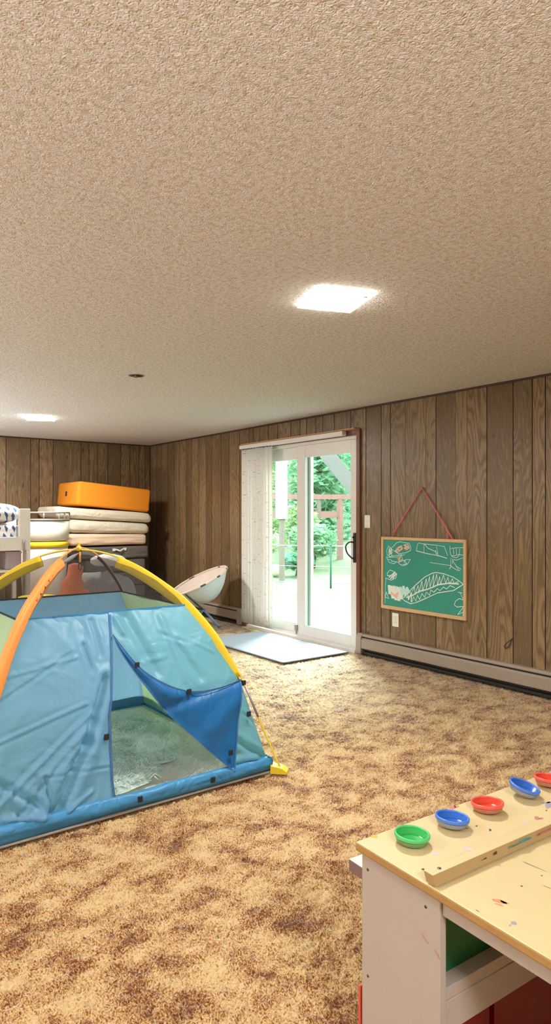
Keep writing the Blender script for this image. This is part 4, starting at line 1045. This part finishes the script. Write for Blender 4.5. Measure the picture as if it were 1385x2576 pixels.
bm = BM(); tube(bm, [(2.003, 6.925, 1.035), (2.003, 6.922, 1.0), (2.003, 6.925, .05)], .012, 8); box(bm, (1.99, 6.918, 1.0), (2.016, 6.934, 1.04), .005); obj('strut', bm, 'bed_grey', bd_)
bm = BM(); box(bm, (1.04, 6.96, .715), (2.0, 7.43, .738), .003); obj('lower_shelf', bm, 'bed_white', bd_)
slab('crib_mattress', 'white mattress with blue leaf print lying on the raised daybed', 'mattress', 1.115, 1.95, 6.985, 7.40, 1.117, 1.117, .140, .140, 'leaf_print', 'leaf-print cushions on the daybed', rnd=.4, puff=0, wr=.003, n=18, seed=12)
bm = BM(); bmesh.ops.create_uvsphere(bm, u_segments=32, v_segments=18, radius=1)
for v in bm.verts:
    x, y, zz = v.co; e = .62
    sg = lambda q, p: math.copysign(abs(q) ** p, q)
    v.co = (1.60 + .43 * sg(x, .55), 7.17 + .20 * sg(y, .8), 1.300 + .104 * sg(zz, .75) + .008 * noise.noise(v.co * 3))
tag(obj('bolster', bm, 'leaf_print', loc=(1.60, 7.17, 1.195), smooth=True), 'plump blue leaf-print cushion on top of the leaf-print mattress', 'cushion', 'leaf-print cushions on the daybed')
bm = BM(); box(bm, (1.845, 6.985, .739), (1.998, 7.38, .925), .012, 3); box(bm, (1.84, 6.98, .90), (2.0, 7.385, .918), .004)
tag(obj('storage_box', bm, 'lilac_box', loc=(1.92, 7.18, .739)), 'lilac-grey box on the shelf under the daybed', 'box')
# soft heap behind the tent, half seen through the netting
def blob(name, label, cat, c, r, mat, seed, sq=.8, loc=None, amp=.18, f=2.2):
    bm = BM(); bmesh.ops.create_icosphere(bm, subdivisions=4, radius=1)
    for v in bm.verts:
        d = 1 + amp * noise.noise(v.co * f + Vector((seed, 2, 3)))
        v.co = Vector((c[0] + r[0] * v.co.x * d, c[1] + r[1] * v.co.y * d, max(.007, c[2] + r[2] * v.co.z * d)))
    return tag(obj(name, bm, mat, loc=(c[0], c[1], max(.007, c[2] - r[2])), smooth=True), label, cat)
blob('grey_blanket', 'crumpled grey blanket heaped on the floor behind the tent', 'blanket', (2.50, 6.08, .37), (.34, .22, .375), 'grey_cloth', 4, amp=.25, f=3)
blob('dark_blanket', 'charcoal blanket bundled beside the grey one behind the tent', 'blanket', (2.40, 5.56, .24), (.17, .11, .26), 'dark_cloth', 9, amp=.2, f=4)
fx_ = thing('plush_animal', 'long orange plush animal with white patches leaning on the grey blanket behind the tent', 'soft toy', (2.05, 5.79, .007))
bm = BM()
tube(bm, smooth_path([(2.02, 5.78, .03), (2.03, 5.78, .25), (2.06, 5.79, .50), (2.10, 5.80, .70), (2.135, 5.82, .86)], 5), [.10 - .0 * i for i in range(5)] * 0 or [.13] * 6 + [.12] * 5 + [.098] * 5 + [.066] * 4 + [.02], 14)
tube(bm, smooth_path([(2.09, 5.76, .62), (2.17, 5.74, .60), (2.24, 5.74, .555)], 4), [.05] * 3 + [.04] * 3 + [.03, .025, .015], 10)
bd2 = obj('body', bm, 'plush_orange', fx_, smooth=True)
bm = BM(); tube(bm, smooth_path([(2.135, 5.675, .60), (2.13, 5.655, .54), (2.145, 5.665, .47)], 4), [.022] * 4 + [.026] * 3 + [.022, .012], 10); obj('patch', bm, 'plush_white', fx_, smooth=True)
bm = BM(); lathe(bm, [(0, .0), (.15, .0), (.165, .05), (.155, .055), (.14, .015), (0, .015)], 28, Matrix.Translation((1.90, 6.16, .50))); lathe(bm, [(.05, .007), (.06, .495), (.045, .5)], 16, Matrix.Translation((1.90, 6.16, 0)))
tag(obj('yellow_stool', bm, 'tub_yellow', loc=(1.90, 6.16, .007)), 'small round yellow stool behind the tent, seen through the netting', 'stool')
blob('white_pillow', 'white pillow with an orange stripe propped on the heap behind the tent crown', 'pillow', (2.55, 6.12, .855), (.17, .08, .058), 'plush_white', 15, amp=.12)
bm = BM(); lathe(bm, [(.056, -.03), (.061, 0), (.056, .03)], 24, Matrix.Translation((2.53, 6.12, .855)) @ Matrix.Rotation(PI / 2, 4, 'Y')); obj('stripe', bm, 'plush_orange', bpy.data.objects['white_pillow'], smooth=True)

# ------------------------------------------------------------------ round folding chair
ch = thing('saucer_chair', 'small round folding chair, beige inside and pale outside, on blue legs by the heater', 'chair', (3.92, 6.70, .006))
Cc = Vector((3.885, 6.70, .535)); nn = Vector((-.42, .12, .90)).normalized(); ex = Vector((.857, 0, .516)); ex = (ex - nn * ex.dot(nn)).normalized(); ey = nn.cross(ex)
Mx = Matrix((ex, ey, nn)).transposed().to_4x4(); Mx.translation = Cc
RR = .345
def dish(off): return [(RR * r - off * .2 * r, -.26 * (1 - r ** 2.2) - off) for r in (0, .15, .3, .45, .6, .72, .82, .9, .96, 1)]
bm = BM(); lathe(bm, dish(-.012), 48, Mx); obj('seat_lining', bm, 'chair_in', ch, smooth=True)
bm = BM(); lathe(bm, dish(.006), 48, Mx)
for v in bm.verts: v.co += nn * .010 * noise.noise(v.co * 7)
obj('seat_shell', bm, 'chair_out', ch, smooth=True)
bm = BM(); tube(bm, [Mx @ Vector((RR * math.cos(2 * PI * i / 48), RR * math.sin(2 * PI * i / 48), 0)) for i in range(48)], .009, 8, closed=True); obj('rim_tube', bm, 'chair_frame', ch)
for a0, a1 in ((.25, 1.25), (1.45, 2.9), (3.1, 4.25), (4.42, 4.86), (5.0, 5.5), (5.62, 6.42)):
    bm = BM(); tube(bm, [Mx @ Vector((RR * math.cos(a0 + (a1 - a0) * i / 12), RR * math.sin(a0 + (a1 - a0) * i / 12), 0)) for i in range(13)], .0125, 8); obj('rim_sleeve', bm, 'chair_in', ch)
hub = Vector((3.88, 6.70, .215))
for q in (-.55, .55):
    a_ = PI + q; top = Mx @ Vector((RR * 1.03 * math.cos(a_), RR * 1.03 * math.sin(a_), -.005)); h2 = hub + Vector((0, -.10 * (1 if q > 0 else -1), 0))
    bm = BM(); tube(bm, [top, h2], .0095, 8); obj('strut', bm, 'chair_frame', ch)
    for f in ((4.055, 6.70 + (h2.y - 6.70) * 1.55, .007), (3.60, 6.70 + (h2.y - 6.70) * 2.2, .007)):
        F_ = Vector(f); bm = BM(); tube(bm, [h2, F_ + Vector((0, 0, .012)), F_], .0135, 8); lg = obj('leg', bm, 'chair_leg', ch)
        bm = BM(); box(bm, F_ + Vector((-.018, -.012, -.001)), F_ + Vector((.018, .012, .016)), .004); obj('foot_cap', bm, 'chair_frame', lg)
bm = BM(); tube(bm, [hub + Vector((0, -.115, 0)), hub + Vector((0, .115, 0))], .014, 8); obj('hub', bm, 'chair_frame', ch)

# ------------------------------------------------------------------ craft table (own frame: far left corner, x to the right, y away from camera)
TH = math.radians(-2.2)
tbl = thing('craft_table', 'child craft table with paint-stained birch top, white side panel and storage bay below', 'table', (1.066, 1.133, 0), TH, local=True)
bm = BM(); box(bm, (0, -.78, .530), (1.25, 0, .550), .004, 2)
for f in bm.faces: f.material_index = 0 if f.normal.z > .6 or f.calc_center_median().z > .5497 else 1
tp = obj('table_top', bm, ['table_top', 'table_edge'], tbl)
bm = BM(); box(bm, (.012, -.243, .006), (.030, -.010, .530), .0015); sp = obj('side_panel', bm, 'table_white', tbl); sp['label'] = 'white left side panel with screw holes'
for y, zz in ((-.03, .495), (-.205, .495), (-.03, .255), (-.205, .160), (-.115, .06)):
    bm = BM(); lathe(bm, [(0, -.001), (.0034, -.001), (.0034, .0006), (0, .0004)], 10, Matrix.Translation((.012, y, zz)) @ Matrix.Rotation(-PI / 2, 4, 'Y')); obj('screw', bm, 'screw', sp)
bm = BM()
for a, b in (((-.195, .434), (-.213, .424)), ((-.229, .421), (-.240, .414)), ((-.237, .417), (-.242, .409))): tube(bm, [(.0118, a[0], a[1]), (.0118, b[0], b[1])], .0011, 5)
obj('crayon_mark', bm, 'paint_rose', sp)
bm = BM(); box(bm, (1.20, -.243, .006), (1.218, -.010, .530), .0015); obj('side_panel', bm, 'table_white', tbl)
bm = BM(); box(bm, (.018, -.74, .494), (.036, -.2435, .530), .0015); obj('apron', bm, 'table_white', tbl)
bm = BM(); box(bm, (.0305, -.262, .500), (.052, -.2435, .530), .001); obj('corner_block', bm, 'table_white', tbl)
bm = BM(); box(bm, (.036, -.74, .494), (1.2, -.722, .530), .0015); obj('apron', bm, 'table_white', tbl)
for x in (.018, 1.16): bm = BM(); box(bm, (x, -.76, .006), (x + .042, -.7405, .530), .002); obj('leg', bm, 'table_white', tbl)
bm = BM(); box(bm, (.030, -.232, .306), (1.20, -.214, .332), .0012); box(bm, (.030, -.2335, .240), (1.20, -.2145, .3055), .0015); obj('bay_rail', bm, 'table_white', tbl)
bm = BM(); box(bm, (.030, -.214, .316), (1.20, -.012, .331)); obj('bay_shelf', bm, 'table_white', tbl)
bm = BM(); box(bm, (.030, -.26, .006), (1.20, -.012, .020)); obj('bay_floor', bm, 'table_white', tbl)
# divider strip on the top
dv = tbl
bm = BM(); prism(bm, [(-.207, .5725), (-.231, .5725), (-.2385, .5535), (-.214, .5535)], 'x', .004, 1.20)
ds = obj('divider_strip', bm, 'strip_wood', tbl)
bm = BM(); prism(bm, [(-.207, .5728), (-.2305, .5728), (-.2305, .5724), (-.207, .5724)], 'x', .0045, 1.20); obj('strip_face', bm, 'table_top', ds)
bm = BM(); [box(bm, (x, -.222, .5499), (x + .03, -.214, .5537)) for x in (.10, .5, .9, 1.15)]; obj('spacer', bm, 'strip_wood', ds)
bm = BM(); lathe(bm, [(0, .0006), (.004, .0006), (.0045, 0)], 12, Matrix.Translation((.036, -.219, .5729))); obj('screw', bm, 'screw', ds)
def splat(bm, x, y, rx, ry, rot, seed, z=.5503, n=18, plane='top'):
    c = None; vs = []
    for i in range(n):
        a = 2 * PI * i / n; k = 1 + .55 * noise.noise(Vector((math.cos(a) * 1.6 + seed, math.sin(a) * 1.6, seed)))
        px, py = rx * k * math.cos(a), ry * k * math.sin(a)
        px, py = px * math.cos(rot) - py * math.sin(rot), px * math.sin(rot) + py * math.cos(rot)
        if plane == 'top': vs.append(bm.verts.new((x + px, y + py, z)))
        else: vs.append(bm.verts.new((x + px, -.2348 - .0004 - py * .367, .563 + py * .93)))
    bm.faces.new(vs)
ST = {'brick': [(.073, -.340, .006, .013, .5), (.077, -.345, .003, .008, 0), (.062, -.345, .002, .008, .4)], 'slate': [(.036, -.398, .006, .0045, 0), (.025, -.398, .004, .0015, .3), (.416, .0, .02, .006, .2), (.538, -.133, .022, .007, .5), (.545, -.122, .016, .004, -.3), (.75, -.006, .025, .008, .1)],
      'ochre': [(.052, -.008, .009, .007, 0), (.173, -.195, .006, .003, .4), (.29, -.105, .004, .0025, 0), (.43, -.03, .016, .004, .1)], 'lilac': [(.109, -.142, .010, .007, .3), (.187, -.168, .008, .012, .2), (.40, -.165, .01, .004, 0)],
      'rose': [(.323, -.004, .014, .007, .5), (.335, -.008, .008, .004, 0), (.448, -.163, .010, .007, .4), (.455, -.17, .006, .004, 0)], 'dark': [(.237, -.226, .0, .0, 0), (.038, -.173, .0045, .003, .5), (.291, -.107, .003, .002, 0), (.301, -.138, .006, .003, .7), (.154, -.330, .0024, .0022, 0), (.222, -.329, .002, .002, 0), (.262, -.102, .003, .002, 0), (.60, -.165, .004, .003, 0), (.56, -.19, .003, .002, .4), (.020, -.53, .0015, .005, 0), (.012, -.335, .001, .004, 0), (.505, -.15, .0022, .003, .2)],
      'ink': [(.241, -.295, .0012, .028, .10), (.193, -.362, .0008, .012, .15)]}
for nm, lst in ST.items():
    bm = BM()
    for i, (x, y, rx, ry, ro) in enumerate(lst):
        if rx: splat(bm, x, y, rx, ry, ro, i * 3.7 + len(nm))
    obj('paint_stain', bm, 'paint_' + nm, tp)
for nm, lst in {'plum': [(.194, 0, .006, .0095, .25)], 'teal': [(.248, -.004, .012, .006, .1), (.285, .002, .026, .007, .2), (.312, .005, .010, .006, 0)], 'rose': [(.36, .003, .022, .007, .1), (.40, 0, .028, .0085, 0), (.46, 0, .03, .008, 0)], 'dark': [(.157, .004, .003, .003, .3), (.163, .000, .002, .004, .5), (.160, -.006, .004, .0016, 0), (.150, .007, .002, .002, 0), (.350, .004, .003, .005, .4), (.262, -.007, .012, .0016, 0)]}.items():
    bm = BM(); [splat(bm, x, y, rx, ry, ro, i * 2.9 + 7, plane='front', z=0) for i, (x, y, rx, ry, ro) in enumerate(lst)]; obj('paint_stain', bm, 'paint_' + nm, ds)
# paint cups
rotm = Matrix.Rotation(TH, 3, 'Z')
def cup(color, label, lx, ly, tilt=(0, 0), lift=.002):
    w = rotm @ Vector((lx, ly, 0)) + Vector((1.066, 1.133, 0))
    t = thing('paint_cup', label, 'paint cup', (w.x, w.y, .5505 + lift), 0, 'paint cups in a row on the craft table', local=True)
    t.rotation_euler = (math.radians(tilt[0]), math.radians(tilt[1]), .3)
    bm = BM(); lathe(bm, [(0, 0), (.0335, 0), (.0352, .002), (.0378, .0135), (.0365, .0135), (.033, .003), (0, .003)], 40); obj('outer_wall', bm, 'frost_' + color, t)
    bm = BM(); lathe(bm, [(0, .004), (.026, .004), (.031, .006), (.0355, .0185), (.0368, .0185), (.0330, .0042), (0, .0035)], 40); obj('liner', bm, 'cup_' + color, t)
    bm = BM(); lathe(bm, [(.0352, .0125), (.0398, .0125), (.0405, .0140), (.0405, .0190), (.0395, .0203), (.0362, .0203), (.0352, .0190), (.0352, .0125)], 48); obj('rim', bm, 'ring_' + color, t)
    return t
cup('green', 'green paint cup at the end of the row, by the table corner', .103, -.077, (2, 2))
cup('blue', 'blue paint cup between the green cup and the red cup', .242, -.073, (2, 5), .0036)
cup('red', 'red paint cup between the two blue cups', .381, -.068, (-4, 2), .003)
cup('blue', 'tilted blue paint cup between the two red cups', .532, -.062, (15, 7), .0100)
cup('red', 'red paint cup cut off by the right edge of the picture', .650, -.062, (-1, 6), .004)
# bins in the storage bay
def bin_(name, label, cat, x0, x1, ya, yb, z0, z1, mat, rim=.008, slope=.0):
    w = rotm @ Vector(((x0 + x1) / 2, (ya + yb) / 2, 0)) + Vector((1.066, 1.133, z0))
    t = thing(name, label, cat, w, TH, 'plastic bins in the craft table', local=True)
    hx, hy, hh = (x1 - x0) / 2, (yb - ya) / 2, z1 - z0
    bm = BM()
    def ringv(s, zz, dy=0): return [bm.verts.new((s[0] * i, s[1] * j - dy * (j < 0), zz)) for i, j in ((-1, -1), (1, -1), (1, 1), (-1, 1))]
    A = ringv((hx - .006 - slope, hy - .006 - slope), 0); B = ringv((hx - .004, hy - .004), hh - .004); C_ = ringv((hx - .004, hy - .004), hh - .001); D = ringv((hx - .008, hy - .008), hh - .001); E = ringv((hx - .012 - slope, hy - .012 - slope), .006)
    for X, Y in ((A, B), (B, C_), (C_, D), (D, E)):
        for j in range(4): bm.faces.new((X[j], X[(j + 1) % 4], Y[(j + 1) % 4], Y[j]))
    bm.faces.new(A[::-1]); bm.faces.new(E)
    obj('tray', bm, mat, t)
    bm = BM(); 
    for lo, hi in (((-hx, -hy, hh - .014), (hx, -hy + .004, hh)), ((-hx, hy - .004, hh - .014), (hx, hy, hh)), ((-hx, -hy + .004, hh - .012), (-hx + .004, hy - .004, hh)), ((hx - .004, -hy + .004, hh - .012), (hx, hy - .004, hh))): box(bm, lo, hi, .001)
    obj('rim', bm, mat, t); return t
bin_('plastic_bin', 'dark green plastic bin on the upper shelf of the craft table', 'bin', .0335, .42, -.208, -.016, .3318, .466, 'bin_green', slope=.004)
rb = bin_('plastic_bin', 'red plastic bin on the bay floor next to the white side panel', 'bin', .0335, .216, -.210, .012, .0208, .232, 'bin_red')
bin_('plastic_bin', 'wider red plastic bin further right on the bay floor', 'bin', .224, .60, -.210, .004, .0208, .232, 'bin_red')
bm = BM(); box(bm, (-.105, .103, .0), (.09, .1105, .188), .002); o = obj('back_plate', bm, 'ring_red', rb)
w = rotm @ Vector((.055, -.09, 0)) + Vector((1.066, 1.133, .3385)); bm = BM(); prism(bm, [(-.035, 0), (.03, 0), (.03, .02), (-.01, .16), (-.035, .16)], 'y', -.05, .05)
tw_ = obj('wooden_block', bm, 'strip_wood', loc=(0, 0, 0)); tw_.location = (w.x + .034, w.y, w.z + .002); tw_.rotation_euler = (0, 0, TH); tag(tw_, 'wedge-shaped wooden block standing in the green bin', 'block')
# bench and ball behind the table
bn = thing('child_bench', 'low lilac-brown bench tucked behind the craft table', 'bench', (1.66, 1.31, .006), math.radians(-3), local=True)
bm = BM(); box(bm, (-.335, -.115, .262), (.335, .115, .297), .003)
for f in bm.faces: f.material_index = 0 if f.normal.z > .5 else 1
obj('seat', bm, ['white_paint', 'bench_lilac'], bn)
for x in (-.29, .26): bm = BM(); box(bm, (x, -.10, 0), (x + .03, .10, .262), .002); obj('leg', bm, 'bench_lilac', bn)
bm = BM(); bmesh.ops.create_uvsphere(bm, u_segments=28, v_segments=16, radius=.055); bmesh.ops.translate(bm, verts=bm.verts, vec=(1.297, 1.262, .063)); tag(obj('toy_ball', bm, 'ball_teal', loc=(1.297, 1.262, .008), smooth=True), 'teal ball on the carpet just behind the white table panel', 'ball')

# ------------------------------------------------------------------ light
W_ = bpy.data.worlds.new('daylight'); SC.world = W_; W_.use_nodes = True
nt = W_.node_tree; bg = nt.nodes['Background']; bg.inputs[0].default_value = (.86, .95, 1.0, 1); bg.inputs[1].default_value = 3.2
def lamp(name, kind, loc, energy, rot=(0, 0, 0), **kw):
    d = bpy.data.lights.new(name, kind); d.energy = energy
    for k, v in kw.items(): setattr(d, k, v)
    o = bpy.data.objects.new(name, d); COL.objects.link(o); o.location = loc; o.rotation_euler = rot; return o
# added fill lights at ceiling height, unseen behind the camera and far left
for nm, x, y, e in (('ceiling_fill_rear', .2, -1.3, 50), ('ceiling_fill_side', -1.6, 2.3, 40), ('ceiling_fill_far', -1.4, 6.2, 30)):
    lamp(nm, 'AREA', (x, y, H - .06), e, size=.45, color=(1.0, .95, .88))
# added upward fill lights, out of view, to brighten ceiling and walls
for nm, x, y, e, c_ in (('upward_fill_rear', -.8, -.9, 55, (1.0, .95, .90)), ('upward_fill_side', -2.0, 4.0, 50, (.95, .97, 1.0)), ('upward_fill_far', -.7, 7.3, 120, (.80, .90, 1.0))):
    lamp(nm, 'AREA', (x, y, 1.0), e, (PI, 0, 0), size=.9, color=c_)
sun = lamp('sun', 'SUN', (12, 14, 9), 14, (0, 0, 0), angle=.6, color=(1, .98, .95)); sun.rotation_euler = Vector((-.62, -.62, -.58)).to_track_quat('-Z', 'Y').to_euler()


# ------------------------------------------------------------------ camera
cd = bpy.data.cameras.new('camera'); cam = bpy.data.objects.new('camera', cd); COL.objects.link(cam)
cam.location = (0, 0, 1.30); cam.rotation_euler = (PI / 2, 0, -math.radians(36.545))
cd.sensor_fit = 'VERTICAL'; cd.sensor_height = 24; cd.sensor_width = 24; cd.lens = 24 * 1700 / 2576; cd.shift_y = 3.5 / 2576; cd.clip_start = .05; cd.clip_end = 200
SC.camera = cam
vs = SC.view_settings; vs.view_transform = 'Standard'; vs.look = 'None'; vs.exposure = .88; vs.gamma = 1.0; vs.use_curve_mapping = False
SC.cycles.use_adaptive_sampling = True; SC.cycles.adaptive_threshold = .04
SC.cycles.use_denoising = True; SC.cycles.use_light_tree = False; SC.cycles.max_bounces = 7; SC.cycles.transparent_max_bounces = 16; SC.cycles.caustics_reflective = False; SC.cycles.caustics_refractive = False
SC.cycles.sample_clamp_indirect = 6
